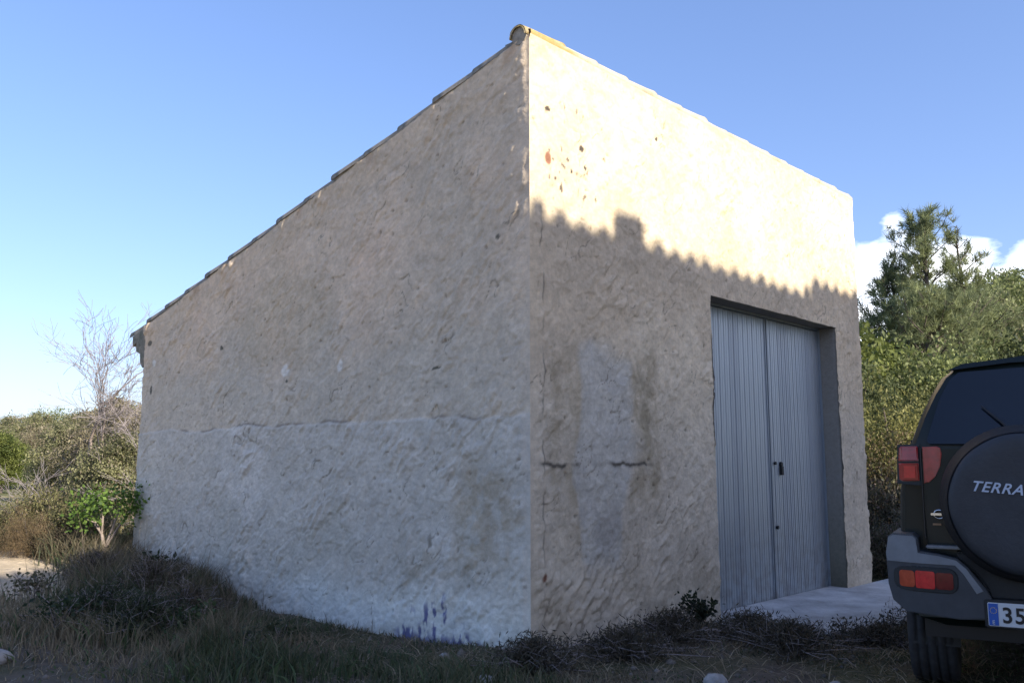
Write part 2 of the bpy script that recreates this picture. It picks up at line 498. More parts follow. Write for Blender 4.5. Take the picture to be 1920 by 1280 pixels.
def front_colour(Sg, Z, pits, crev):
    n = fbm(Sg * .8, Z * .8, 61, 5); m = fbm(Sg * 4, Z * 4, 62, 4); f = fbm(Sg * 1.6 + 9, Z * .6, 63, 4)
    c = np.zeros(Sg.shape + (3,)); c[:] = (0.43, 0.372, 0.305)
    c = mixc(c, (0.50, 0.45, 0.38), ss(-.1, .3, n) * .7)
    c = mixc(c, (0.36, 0.315, 0.265), ss(.05, .4, -n) * .6)
    c = mixc(c, (0.46, 0.34, 0.22), ss(.12, .4, f) * .35 * ss(2.9, 3.3, Z))
    c = mixc(c, (0.36, 0.35, 0.34), ss(2.4, 1.4, Z + .4 * n) * .45)
    # damp olive stains on both sides of a cement patch
    e = .10 * fbm(Sg * 2, Z * 1.3, 64, 3) * 2
    brown = ss(.16, .30, Sg + e) * ss(.62, .50, Sg + e * .5) * ss(.45, .9, Z) * ss(2.3, 1.9, Z)
    brown2 = ss(1.12, 1.3, Sg + e) * ss(1.62, 1.5, Sg + e) * ss(.75, 1.1, Z) * ss(2.35, 2.1, Z + e)
    br = .35 + .65 * ss(-.25, .15, fbm(Sg * 5, Z * 3, 75, 5))
    c = mixc(c, (0.25, 0.215, 0.165), (brown * .8 + brown2 * .9) * br * (.75 + .8 * m))
    c = mixc(c, (0.22, 0.20, 0.16), br * np.exp(-((Sg - 1.38 + e * .5) / .09) ** 2) * ss(1.1, 1.4, Z) * ss(2.25, 2.0, Z) * .6)
    patch = ss(.50, .56, Sg + e * .8) * ss(1.30, 1.16, Sg + e + .25 * ss(1.6, .4, Z)) * ss(.42, .62, Z + .8 * (Sg - .8) ** 2) * ss(2.2, 2.05, Z + e)
    c = mixc(c, (0.34, 0.345, 0.35), patch * .75)
    c = mixc(c, (0.40, 0.40, 0.41), patch * ss(.1, .35, m) * .5)
    c = mixc(c, (0.26, 0.25, 0.25), patch * ss(1.05, .8, Z) * ss(-.1, .3, fbm(Sg * 3, Z * 3, 76)) * .7)
    # crack, drawn as a dark ragged line, along the top of an old footing
    zc = 1.24 + .05 * fbm(Sg * 5, Sg * 0 + 1, 65, 5)
    cr = np.exp(-((Z - zc) / (.012 + .012 * np.abs(m))) ** 2) * (ss(.05, .12, Sg) * ss(.55, .45, Sg) + ss(.66, .72, Sg) * ss(1.55, 1.3, Sg)) * ss(-.75, -.1, perlin(Sg * 9, Z * 3, 66))
    c = mixc(c, (0.07, 0.065, 0.06), np.clip(cr * 1.3, 0, .95))
    # lower stain fan
    c = mixc(c, (0.27, 0.24, 0.2), ss(.9, .3, Z) * ss(-.1, .3, fbm(Sg * 1.5, Z * 1.5, 67)) * .6)
    # seam under the ridge
    zs = 3.98 + .05 * fbm(Sg * 1.4, Sg * 0, 68, 4)
    c = mixc(c, (0.30, 0.25, 0.2), np.exp(-((Z - zs) / .008) ** 2) * ss(-.1, .2, fbm(Sg * 3, Z, 69)) * .45)
    c = mixc(c, (0.44, 0.34, 0.24), ss(4.02, 4.25, Z + .1 * n) * .3)
    c = mixc(c, (0.14, 0.12, 0.10), crev * .8)  # crevices darkened in the colour: grime plus the shade under flake edges
    c = c * (1 + .22 * fbm(Sg * 9, Z * 9, 97, 4))[..., None] * (1 + .14 * fbm(Sg * 2, Z * 2, 98, 4))[..., None]
    c = mixc(c, (0.05, 0.045, 0.04), pits * .5)
    # pits and chips near the top corner
    g = ss(.2, 0, np.abs(Sg - .45) - .35) * ss(.2, 0, np.abs(Z - 3.55) - .3)
    sp = ss(.40, .55, perlin(Sg / .045, Z / .06, 70)) * g
    c = mixc(c, (0.06, 0.05, 0.045), sp * ss(.0, .35, perlin(Sg * 5, Z * 5, 77)) * .9)
    for (a, b, w_, h_) in ((.195, 3.47, .035, .05), (.11, .47, .035, .03)):
        d = ((Sg - a + .01 * m) / w_) ** 2 + ((Z - b + .02 * m) / h_) ** 2
        c = mixc(c, (0.15, 0.06, 0.04), ss(1.25, .6, d) * .9)
    for (a, b, w_, h_) in ((.58, 3.64, .022, .028), (.62, 3.49, .014, .02), (.45, 3.42, .014, .018), (.18, 3.83, .03, .018), (2.42, 1.9, .02, .5), (1.60, 3.99, .02, .015)):
        d = ((Sg - a + .01 * m) / w_) ** 2 + ((Z - b + .02 * m) / h_) ** 2
        c = mixc(c, (0.035, 0.03, 0.03), ss(1.25, .7, d) * .95)
    # ragged dark line where the corner render overlaps
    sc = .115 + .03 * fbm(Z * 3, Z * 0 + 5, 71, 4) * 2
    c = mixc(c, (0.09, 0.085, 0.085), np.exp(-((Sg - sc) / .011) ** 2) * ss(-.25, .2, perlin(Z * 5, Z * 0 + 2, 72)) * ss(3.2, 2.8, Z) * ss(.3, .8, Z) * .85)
    return c


def left_colour(Sg, Z, pits, crev):
    n = fbm(Sg * .7, Z * .7, 81, 5); m = fbm(Sg * 4, Z * 4, 82, 4)
    c = np.zeros(Sg.shape + (3,)); c[:] = (0.425, 0.365, 0.32)
    c = mixc(c, (0.46, 0.375, 0.325), ss(.0, .35, n) * .7)
    c = mixc(c, (0.355, 0.32, 0.29), ss(0, .35, -n) * .75)
    c = mixc(c, (0.36, 0.345, 0.33), ss(2.7, 1.7, Z + .5 * n) * .7)
    zb = 1.59 + .05 * fbm(Sg * 1.2, Sg * 0 + 3, 83, 5) * 2
    low = ss(zb + .012, zb - .012, Z)
    c = mixc(c, (0.355, 0.36, 0.375), low * .7)
    c = mixc(c, (0.30, 0.305, 0.32), low * ss(1.3, .3, Z) * .4)  # foot of the band darkened in the colour for the dimmer light there
    c = mixc(c, (0.43, 0.43, 0.45), low * ss(0, .35, fbm(Sg * .9, Z * 1.2, 84, 4)) * .7)
    c = mixc(c, (0.31, 0.31, 0.31), low * ss(.1, .4, fbm(Sg * 1.1 + 5, Z * 1.1, 85, 5)) * .7)
    c = mixc(c, (0.13, 0.12, 0.12), np.exp(-((Z - zb - .01) / .012) ** 2) * ss(-.15, .25, perlin(Sg * 3, Z * 2, 74)) * .7)
    # brown damp patches by the near corner
    e = .2 * fbm(Sg * 2, Z * 2, 87, 3)
    c = mixc(c, (0.25, 0.21, 0.16), ss(1.3, .5, ((Sg - .45 + e) / .42) ** 2 + ((Z - .85 + e) / .38) ** 2) * .5 * ss(-.3, .1, fbm(Sg * 6, Z * 6, 93, 5)))
    c = mixc(c, (0.25, 0.22, 0.18), ss(1.3, .5, ((Sg - 1.0 + e) / .35) ** 2 + ((Z - .55 + e) / .2) ** 2) * .35 * ss(-.3, .1, fbm(Sg * 6, Z * 6, 94, 5)))
    c = mixc(c, (0.31, 0.28, 0.23), ss(1.3, .5, ((Sg - 3.1 + e) / .8) ** 2 + ((Z - 2.6 + e) / .5) ** 2) * .35)
    # limewash splashed low down
    c = mixc(c, (0.46, 0.49, 0.53), ss(.42, .15, Z + e * .6) * ss(3.4, 2.2, Sg + e) * .75)
    c = mixc(c, (0.48, 0.47, 0.46), ss(.7, .4, Z + e) * ss(.6, .1, Sg) * .5)
    # blue violet paint drips
    dr = np.zeros_like(Sg)
    for (a, w_, lo, hi) in ((1.20, .035, -.1, .20), (1.26, .05, -.1, .10), (1.02, .028, .0, .22), (.93, .02, -.1, .22), (.82, .022, .02, .26), (.68, .06, -.1, .12), (.60, .03, -.1, .06), (1.10, .02, -.1, .1)):
        dr = np.maximum(dr, ss(1.2, .6, np.abs(Sg - a + .03 * m + .02 * fbm(Z * 6, Sg * 2, 88)) / w_) * ss(hi + .03, hi - .05, Z + .1 * m) * ss(lo - .05, lo + .03, Z))
    dr = np.maximum(dr, ss(.04, -.04, Z + .12 * m) * ss(.35, .5, Sg) * ss(1.5, 1.3, Sg) * .8)
    c = mixc(c, (0.07, 0.075, 0.19), dr * ss(-.12, .02, fbm(Sg * 12, Z * 7, 89, 3)) * .95)
    # seam under the verge
    zt = ZT - SL * Sg - .30 + .04 * fbm(Sg * 1.5, Sg * 0, 90, 4)
    c = mixc(c, (0.25, 0.21, 0.18), np.exp(-((Z - zt) / .012) ** 2) * ss(-.1, .25, fbm(Sg * 2, Z, 91)) * .5)
    c = mixc(c, (0.40, 0.34, 0.285), ss(zt, zt + .1, Z) * .5)
    c = mixc(c, (0.27, 0.18, 0.13), ss(zt + .1, zt + .3, Z) * ss(.2, .5, fbm(Sg * 3, Z * 1, 92)) * .5)
    for (a, b, w_, h_) in ((2.2, 2.09, .04, .06), (3.05, 2.1, .07, .06), (5.75, 2.38, .05, .04)):
        d = ((Sg - a + .03 * m) / w_) ** 2 + ((Z - b + .03 * m) / h_) ** 2
        c = mixc(c, (0.55, 0.56, 0.60), ss(1.3, .5, d) * .7)
    for (a, b, w_, h_) in ((5.8, 2.07, .03, .05), (4.25, 2.42, .03, .025), (5.9, 2.62, .06, .03), (.96, 1.97, .05, .012), (.30, 2.9, .02, .02), (3.0, 2.0, .02, .02)):
        d = ((Sg - a + .01 * m) / w_) ** 2 + ((Z - b + .02 * m) / h_) ** 2
        c = mixc(c, (0.05, 0.055, 0.05), ss(1.25, .7, d) * .85)
    c = mixc(c, (0.13, 0.12, 0.11), crev * .8)  # same crevice lines, their grime and small shadows put into the colour
    c = c * (1 + .20 * fbm(Sg * 9, Z * 9, 95, 4))[..., None] * (1 + .12 * fbm(Sg * 2, Z * 2, 96, 4))[..., None]
    c = mixc(c, (0.12, 0.10, 0.09), pits * .5)
    return c


wh = empty('warehouse', tuple(BO), BA, 'rough rendered farm warehouse with a sloping tiled roof and grey metal double door', 'warehouse')


def build_front():
    Sg, Z, ns, nz = wall_grid(W, 1, lambda s: 0 * s + ZT, .0115, True)
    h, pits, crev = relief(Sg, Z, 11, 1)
    sc = .115 + .03 * fbm(Z * 3, Z * 0 + 5, 71, 4) * 2
    h = h + .012 * ss(sc + .012, sc - .012, Sg) * ss(3.3, 2.9, Z)
    h = h + .006 + .012 * (fbm(Z * 1.5, Sg * 0 + 1.7, 33, 3)) * ss(W - .25, W, Sg)
    h = np.clip(h, -.004, .06) + .004
    edge = ss(0, .05, Sg)
    h = corner_h(Z) * (1 - edge) + h * edge
    X = Sg.copy(); X[:, 0] = -corner_h(Z[:, 0])
    X[:, -1] += .01 * fbm(Z[:, -1] * 2, Z[:, -1] * 0 + 7, 34, 4)
    topw = ss(ZT - .04, ZT, Z)
    h = h * (1 - topw) + np.clip(h, .02, .034) * topw
    Y = -h
    # straighten the mesh lines next to the opening so the arris is clean but worn
    wob = .006 * fbm(Z * 5, Z * 0 + 2, 35, 3)
    V = np.stack([X, Y, Z], -1)
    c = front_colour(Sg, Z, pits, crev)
    sc_ = (Sg[:-1, :-1] + Sg[1:, 1:]) / 2; zc_ = (Z[:-1, :-1] + Z[1:, 1:]) / 2
    keep = ~((sc_ > DS0) & (sc_ < DS1) & (zc_ < DZ))
    i = np.arange(nz - 1)[:, None] * ns; j = np.arange(ns - 1)[None, :]
    F = np.stack([i + j, i + j + 1, i + ns + j + 1, i + ns + j], -1)[keep]
    V = V.reshape(-1, 3); cols = c.reshape(-1, 3) * ALB
    # wall thickness: jambs, soffit, back
    bm = bmesh.new()
    add_box(bm, 0.0, DS0 - .002, .001, .24, -.35, ZT - .003)
    add_box(bm, DS1 + .002, W, .001, .24, -.35, ZT - .003)
    add_box(bm, DS0 - .002, DS1 + .002, .0015, .239, DZ + .004, ZT - .004)
    bmesh.ops.subdivide_edges(bm, edges=bm.edges, cuts=6, use_grid_fill=True)
    bm.verts.ensure_lookup_table()
    n0 = len(V)
    bv = np.array([v.co[:] for v in bm.verts]); bf = [[v.index + n0 for v in f.verts] for f in bm.faces]
    bm.verts.index_update()
    bf = np.array([[v.index + n0 for v in f.verts] for f in bm.faces]); bm.free()
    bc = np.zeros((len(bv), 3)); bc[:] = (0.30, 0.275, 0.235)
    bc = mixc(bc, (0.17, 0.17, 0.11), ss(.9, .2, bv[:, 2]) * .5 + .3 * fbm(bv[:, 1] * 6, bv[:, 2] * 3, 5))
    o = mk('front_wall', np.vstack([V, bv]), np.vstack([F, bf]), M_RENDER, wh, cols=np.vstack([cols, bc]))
    o['label'] = 'front wall with a patched, stained render and the door opening'


def build_left():
    Sg, Z, ns, nz = wall_grid(D, 2, lambda s: ZT - SL * s, .0115, False)
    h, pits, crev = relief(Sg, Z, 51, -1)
    zb = 1.59 + .05 * fbm(Sg * 1.2, Sg * 0 + 3, 83, 5) * 2
    h = h + .012 * ss(zb + .01, zb - .015, Z) + .004
    h = np.clip(h, -.004, .06) + .004
    edge = ss(0, .05, Sg)
    h = corner_h(Z) * (1 - edge) + h * edge
    Y = Sg.copy(); Y[:, 0] = -corner_h(Z[:, 0])
    Y[:, -1] += .03 * fbm(Z[:, -1] * 1.5, Z[:, -1] * 0 + 7, 36, 4)
    V = np.stack([-h, Y, Z], -1)
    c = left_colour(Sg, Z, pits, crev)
    i = np.arange(nz - 1)[:, None] * ns; j = np.arange(ns - 1)[None, :]
    F = np.stack([i + j + 1, i + j, i + ns + j, i + ns + j + 1], -1).reshape(-1, 4)
    V = V.reshape(-1, 3); cols = c.reshape(-1, 3) * ALB
    n0 = len(V)
    zt = lambda t: ZT - SL * t - .004
    bv = np.array([(0.001, .241, -.35), (.24, .241, -.35), (.24, D, -.35), (0.001, D, -.35), (0.001, .241, zt(.241)), (.24, .241, zt(.241)), (.24, D, zt(D)), (0.001, D, zt(D))])
    bf = np.array([(0, 3, 2, 1), (4, 5, 6, 7), (0, 1, 5, 4), (1, 2, 6, 5), (2, 3, 7, 6), (3, 0, 4, 7)]) + n0
    o = mk('gable_wall', np.vstack([V, bv]), np.vstack([F, bf]), M_RENDER, wh, cols=np.vstack([cols, np.full((8, 3), .33)]))
    o['label'] = 'side wall in two bands of render, blue paint drips at its foot'


build_front(); build_left()
zt = lambda t: ZT - SL * t
# right and rear walls
bm = bmesh.new()
vs = [bm.verts.new(p) for p in ((W - .24, .242, -.35), (W, .242, -.35), (W, D, -.35), (W - .24, D, -.35), (W - .24, .242, zt(.242) - .004), (W, .242, zt(.242) - .004), (W, D, zt(D) - .004), (W - .24, D, zt(D) - .004))]
for f in ((0, 3, 2, 1), (4, 5, 6, 7), (0, 1, 5, 4), (1, 2, 6, 5), (2, 3, 7, 6), (3, 0, 4, 7)): bm.faces.new([vs[i] for i in f])
M_PLAINRENDER = mat('plain_render', (0.40, 0.35, 0.29), 0.95, scale=2, var=.15, bump=.012, bscale=18)
from_bm('far_side_wall', bm, M_PLAINRENDER, wh)
box('rear_wall', (.242, W - .242, D - .24, D - .002, -.35, zt(D) - .006), M_PLAINRENDER, wh)
# roof slab and cornice at the eave
bm = bmesh.new()
vs = []
for x in (0.0, W):
    for (t, z) in ((.05, zt(.05) + .002), (D + .33, zt(D + .33) + .002), (D + .33, zt(D + .33) + .035), (.05, zt(.05) + .035)):
        vs.append(bm.verts.new((x, t, z)))
for f in ((0, 1, 2, 3), (7, 6, 5, 4), (0, 4, 5, 1), (1, 5, 6, 2), (2, 6, 7, 3), (3, 7, 4, 0)): bm.faces.new([vs[i] for i in f])
from_bm('roof_deck', bm, M_MORTAR, wh)
bm = bmesh.new()
prof = [(D + .002, zt(D) - .01), (D + .34, zt(D + .34) - .004), (D + .33, zt(D + .3) - .13), (D + .24, zt(D) - .17), (D + .23, zt(D) - .28), (D + .13, zt(D) - .31), (D + .12, zt(D) - .42), (D + .04, zt(D) - .47), (D + .002, zt(D) - .48)]
N = 60
rings = []
for k in range(N + 1):
    x = -.012 + (W + .012) * k / N
    ring = []
    for a, (t, z) in enumerate(prof):
        q = .014 if a not in (0, 1, 8) else 0
        ring.append(bm.verts.new((x, t + q * rnd.uniform(-1, 1), z + q * rnd.uniform(-1, 1))))
    rings.append(ring)
for k in range(N):
    for a in range(len(prof)):
        b = (a + 1) % len(prof)
        bm.faces.new((rings[k][a], rings[k + 1][a], rings[k + 1][b], rings[k][b]))
bm.faces.new(rings[0][::-1]); bm.faces.new(rings[-1])
from_bm('cornice', bm, M_CORNICE, wh)['label'] = 'crumbling stepped cornice under the low eave'


def barrel(L, r0, r1, th, n=8, arc=math.pi, jit=0.0, seed=0, convex=True):
    """half round clay tile along +y from 0 to L, crown up"""
    V = []; F = []
    rr = random.Random(seed)
    m = 4
    for k in range(m + 1):
        y = L * k / m; r = r0 + (r1 - r0) * k / m
        for side, rad in ((0, r), (1, r - th)):
            for i in range(n + 1):
                a = math.pi / 2 - arc / 2 + arc * i / n
                V.append((rad * math.cos(a) + rr.uniform(-jit, jit), y + (rr.uniform(-jit, jit) if k in (0, m) else 0), (rad * math.sin(a)) * (1 if convex else -1) + rr.uniform(-jit, jit)))
    row = 2 * (n + 1)
    for k in range(m):
        for i in range(n):
            a = k * row + i; b = a + row
            F.append((a, a + 1, b + 1, b))
            a2 = a + n + 1; b2 = b + n + 1
            F.append((a2, b2, b2 + 1, a2 + 1))
        for i in (0, n):
            a = k * row + i; F.append((a, a + row, a + row + n + 1, a + n + 1))
    for k in (0, m):
        for i in range(n):
            a = k * row + i; F.append((a, a + 1, a + n + 2, a + n + 1))
    return np.array(V), np.array(F)


slope = math.atan(SL)
V, F = barrel(.50, .066, .078, .014, 8, jit=.002, seed=3)
first = None
ct, st = math.cos(slope), math.sin(slope)
for k in range(14):
    t0 = .10 + k * .452
    if first is None:
        first = o = mk('roof_tile', V, F, M_TILE, wh, smooth=False)
    else:
        o = child('roof_tile', first, wh)
    o.location = (.062 + rnd.uniform(-.010, .010), t0, zt(t0) + .012 + rnd.uniform(-.006, .006))
    o.rotation_euler = (-slope + .030 + rnd.uniform(-.008, .008), 0, rnd.uniform(-.02, .02))
# field of the roof
VV, FF = [], []
base = 0
for c_ in range(1, 28):
    for k in range(14):
        t0 = .10 + k * .452
        v, f = barrel(.50, .078, .092, .014, 5, jit=.0015, seed=c_ * 40 + k)
        v = v.copy(); a = -slope + .03
        y = v[:, 1] * math.cos(a) - v[:, 2] * math.sin(a); z = v[:, 1] * math.sin(a) + v[:, 2] * math.cos(a)
        v = np.stack([v[:, 0] + .035 + c_ * .205, y + t0, z + zt(t0) + .012 + rnd.uniform(-.006, .006)], -1)
        VV.append(v); FF.append(f + base); base += len(v)
o = mk('roof_tiling', np.vstack(VV), np.vstack(FF), M_TILE, wh)
o['kind'] = 'stuff'
# ridge tiles along the front wall's head, bedded in mortar
VV, FF = [], []
nx = 160
xs = np.linspace(.0, W, nx)
for i, x in enumerate(xs):
    w_ = .012 * float(fbm(x * 2.2, 4.0, 71, 4)); w2 = .010 * float(fbm(x * 3.2, 9.0, 72, 4))
    for (y, z) in ((-.015, ZT - .006), (-.020 + .2 * w_, ZT + .014), (-.016 + w_ * .4, ZT + .04 + w2), (.02, ZT + .05 + w2), (.13, ZT + .05), (.15, ZT - .03)):
        VV.append((x, y, z))
for i in range(nx - 1):
    for k in range(5):
        FF.append((i * 6 + k, (i + 1) * 6 + k, (i + 1) * 6 + k + 1, i * 6 + k + 1))
VV = np.array(VV)
mc = np.zeros((len(VV), 3)); mc[:] = (.50, .43, .33)
mc = mixc(mc, (.40, .30, .18), ss(0, .4, fbm(VV[:, 0] * 3, VV[:, 1] * 9, 73)) * .7)
mc = mixc(mc, (.40, .27, .08), ss(.75, .2, VV[:, 0] + .6 * fbm(VV[:, 0] * 7, VV[:, 2] * 20, 74)) * .85)
o = mk('mortar_bed', VV, np.array(FF), M_RENDER, wh, cols=mc)
V, F = barrel(.46, .082, .094, .014, 10, arc=math.pi * 1.05, jit=.002, seed=9)
V = np.stack([V[:, 1], -V[:, 0], V[:, 2]], -1)          # along +x
first = None
for k in range(14):
    x0 = -.035 + k * .41
    if k < 2:
        o = mk('ridge_tile', V, F, M_LICHEN if k == 0 else M_RIDGE, wh)
        if k == 0: o['label'] = 'ridge tile at the peak, yellow with lichen'
        if k == 1: first = o
    else:
        o = child('ridge_tile', first, wh)
    o.location = (x0, .080 + rnd.uniform(-.006, .006), ZT + .008 + rnd.uniform(-.004, .004))
    o.rotation_euler = (0, rnd.uniform(-.012, .012) - .012, rnd.uniform(-.012, .012))
# mortar plug closing the first ridge tile
bm = bmesh.new(); bmesh.ops.create_cone(bm, cap_ends=True, segments=16, radius1=.074, radius2=.074, depth=.05)
bmesh.ops.rotate(bm, verts=bm.verts, matrix=Matrix.Rotation(math.pi / 2, 3, 'Y'))
bmesh.ops.translate(bm, verts=bm.verts, vec=(.005, .080, ZT + .014))
from_bm('mortar_plug', bm, M_MORTAR, wh)

# --- metal door, two leaves of upright ribbed strips
DY = .20
ZB = -.105


def door_leaf(x0, x1, label, m2, xs3):
    w = x1 - x0; n = 15; p = w / n
    leaf = box('door_leaf', (x0, x1, DY + .012, DY + .035, ZB + .012, DZ - .02), M_GALV2, wh)
    leaf['label'] = label
    pr = [(0.001, .0035), (.004, .0), (.010, -.002), (.018, .0), (p * .46, .0), (p * .5, -.0022), (p * .54, .0), (p - .010, .0), (p - .001, .0035)]
    V = []; F = []
    for z in (ZB + .016, DZ - .024):
        for (a, b) in pr: V.append((a, b, z))
    for i in range(len(pr) - 1): F.append((i, i + 1, i + 1 + len(pr), i + len(pr)))
    V += [(a, .0115, z) for z in (ZB + .016, DZ - .024) for a in (.002, p - .002)]
    first = [None, None]
    for k in range(n):
        g = 1 if k in xs3 else 0
        if first[g] is None:
            o = mk('strip', np.array(V), F, M_GALV if g == 0 else M_GALV2, leaf); first[g] = o
        else:
            o = child('strip', first[g], leaf)
        o.location = (x0 + k * p, DY + rnd.uniform(-.0012, .0012), 0)
        o.rotation_euler = (0, 0, rnd.uniform(-.007, .007))
    return leaf


la = door_leaf(DS0 + .01, 3.845, 'left leaf of the ribbed metal door', 0, (7, 8))
lb = door_leaf(3.857, DS1 - .01, 'right leaf of the ribbed metal door, with the lock', 0, (3, 4, 5, 11))
for l_, x in ((la, 3.83), (lb, 3.872)):
    box('stile', (x - .016, x + .0, DY - .010, DY + .012, ZB + .014, DZ - .022), M_GALV2, l_, bevel=.002)
# frame around the opening
bm = bmesh.new()
add_box(bm, DS0 - .001, DS0 + .009, DY - .02, DY + .038, -.12, DZ + .003)
add_box(bm, DS1 - .009, DS1 + .001, DY - .02, DY + .038, -.12, DZ + .003)
add_box(bm, DS0 + .0095, DS1 - .0095, DY - .02, DY + .038, DZ - .018, DZ + .003)
from_bm('door_frame', bm, M_GALV2, wh)
# lock, bolt eye and latch
bm = bmesh.new(); bmesh.ops.create_cone(bm, cap_ends=True, segments=14, radius1=.026, radius2=.022, depth=.02)
bmesh.ops.rotate(bm, verts=bm.verts, matrix=Matrix.Rotation(math.pi / 2, 3, 'X'))
bmesh.ops.translate(bm, verts=bm.verts, vec=(4.06, DY - .014, 1.24))
add_box(bm, 4.04, 4.08, DY - .03, DY - .006, 1.13, 1.22)
from_bm('lock', bm, M_DARKMETAL, lb)
bm = bmesh.new(); bmesh.ops.create_cone(bm, cap_ends=True, segments=12, radius1=.016, radius2=.016, depth=.02)
bmesh.ops.rotate(bm, verts=bm.verts, matrix=Matrix.Rotation(math.pi / 2, 3, 'X'))
bmesh.ops.translate(bm, verts=bm.verts, vec=(3.93, DY - .014, 1.25))
from_bm('keyhole', bm, M_DARKMETAL, lb)
bm = bmesh.new(); bmesh.ops.create_cone(bm, cap_ends=True, segments=12, radius1=.018, radius2=.018, depth=.02)
bmesh.ops.rotate(bm, verts=bm.verts, matrix=Matrix.Rotation(math.pi / 2, 3, 'X'))
bmesh.ops.translate(bm, verts=bm.verts, vec=(3.93, DY - .014, .61))
from_bm('bolt', bm, M_DARKMETAL, lb)

# concrete apron before the door
def build_apron():
    pts = [(2.36, .19), (5.14, .19), (5.14, -.02), (6.2, -.03), (6.25, -.55), (5.3, -1.02), (4.2, -1.2), (3.2, -1.12), (2.6, -1.0), (2.25, -.74), (2.08, -.62), (2.2, -.35), (2.12, -.06), (2.36, -.03)]
    bm = bmesh.new()
    fine = []
    for a, b in zip(pts, pts[1:] + pts[:1]):
        n = max(1, int(math.hypot(b[0] - a[0], b[1] - a[1]) / .12))
        for k in range(n):
            x = a[0] + (b[0] - a[0]) * k / n; y = a[1] + (b[1] - a[1]) * k / n
            if y < -.04: x += rnd.uniform(-.03, .03); y += rnd.uniform(-.03, .03)
            fine.append((x, y))
    vt = [bm.verts.new((x, y, -.078 + .022 * min(0, y))) for x, y in fine]
    f = bm.faces.new(vt)
    r = bmesh.ops.extrude_face_region(bm, geom=[f])
    for v in [g for g in r['geom'] if isinstance(g, bmesh.types.BMVert)]: v.co.z -= .14
    bmesh.ops.triangulate(bm, faces=bm.faces)
    o = from_bm('concrete_apron', bm, M_CONC)
    o.location = tuple(BO); o.rotation_euler = (0, 0, BA)
    tag(o, kind='structure')


build_apron()


# ------------------------------------------------------------------ house across the yard (behind the camera; its eave shades the wall)
def build_house():
    h = empty('house', tuple(BO), BA, 'whitewashed tiled house standing across the yard from the warehouse', 'house')
    LAT = math.tan(R_(133.222 - SUN_AZ))
    TE = math.tan(R_(SUN_EL)) / math.cos(R_(133.222 - SUN_AZ))
    Y0 = -11.0
    zE = 3.0 + (-Y0) * TE
    bm = bmesh.new()
    add_box(bm, -5.6, 9.5, Y0 - 6.6, Y0 - .35, -.5, zE - .12)
    from_bm('wall', bm, M_WHITEWASH, h)
    # roof: a single fall away from the yard, tiles' heads at the yard-side edge
    def slab(x0, x1, z):
        bm = bmesh.new()
        v = []
        for x in (x0, x1):
            for (y, dz) in ((Y0 + .05, -.03), (Y0 - 7.0, -2.0), (Y0 - 7.0, -2.1), (Y0 + .05, -.14)):
                v.append(bm.verts.new((x, y, z + dz)))
        for f in ((0, 1, 2, 3), (7, 6, 5, 4), (0, 4, 5, 1), (1, 5, 6, 2), (2, 6, 7, 3), (3, 7, 4, 0)): bm.faces.new([v[i] for i in f])
        return bm
    VV, FF = [], []; base = 0
    x = -5.8
    while x < 9.6:
        lift = 0.17 * float(ss(4.8, 5.15, x)) + 0.06 * float(ss(1.2, .4, x))
        v, f = barrel(.6, .10, .10, .015, 8, arc=1.9, jit=.002, seed=int(x * 10) + 500)
        v = v.copy(); v[:, 1] -= .52; v[:, 2] += v[:, 1] * .25
        VV.append(v + np.array([x, Y0, zE - .10 + .02 + lift + rnd.uniform(-.022, .018)])); FF.append(f + base); base += len(v)
        x += .255
    o = mk('roof_tiles', np.vstack(VV), np.vstack(FF), M_TILE, h); o['kind'] = 'stuff'
    from_bm('roof', slab(-5.8, 5.0, zE + .022), M_TILE, h)
    from_bm('raised_roof', slab(5.01, 9.6, zE + .19), M_TILE, h)
    sh = (-Y0) * LAT
    cx = 1.18 + sh
    chm = box('chimney', (cx - .205, cx + .205, Y0 - .35, Y0 - .02, zE - 1.2, zE + .25), M_WHITEWASH, h, bevel=.03)
    box('chimney_cap', (cx - .15, cx + .15, Y0 - .30, Y0 - .07, zE + .251, zE + .285), M_WHITEWASH, chm, bevel=.02)
    box('door', (3, 4, Y0 - .36, Y0 - .30, 0, 2.1), M_DARKMETAL, h)
    for xx in (-3, 6.5):
        box('window', (xx, xx + 1, Y0 - .36, Y0 - .31, 1.1, 2.3), M_DARKMETAL, h)


build_house()

# ------------------------------------------------------------------ vegetation
def leaf_quads(P, size, asp, r, tint, flat=0.0):
    """diamond leaves at P with random heading"""
    n = len(P)
    d = r.normal(size=(n, 3)); d[:, 2] *= (1 - flat); d /= np.linalg.norm(d, axis=1)[:, None] + 1e-9
    e = r.normal(size=(n, 3)); e -= (e * d).sum(1)[:, None] * d; e /= np.linalg.norm(e, axis=1)[:, None] + 1e-9
    L = (size * r.uniform(.6, 1.3, n))[:, None]
    V = np.stack([P, P + d * L * .5 + e * L * asp * .5, P + d * L, P + d * L * .5 - e * L * asp * .5], 1).reshape(-1, 3)
    F = np.arange(n * 4).reshape(n, 4)
    return V, F, np.repeat(tint, 4, axis=0)


def tints(n, ca, cb, r, k=None):
    m = r.uniform(0, 1, n) if k is None else k
    return np.array(ca) + (np.array(cb) - np.array(ca)) * np.asarray(m)[:, None]


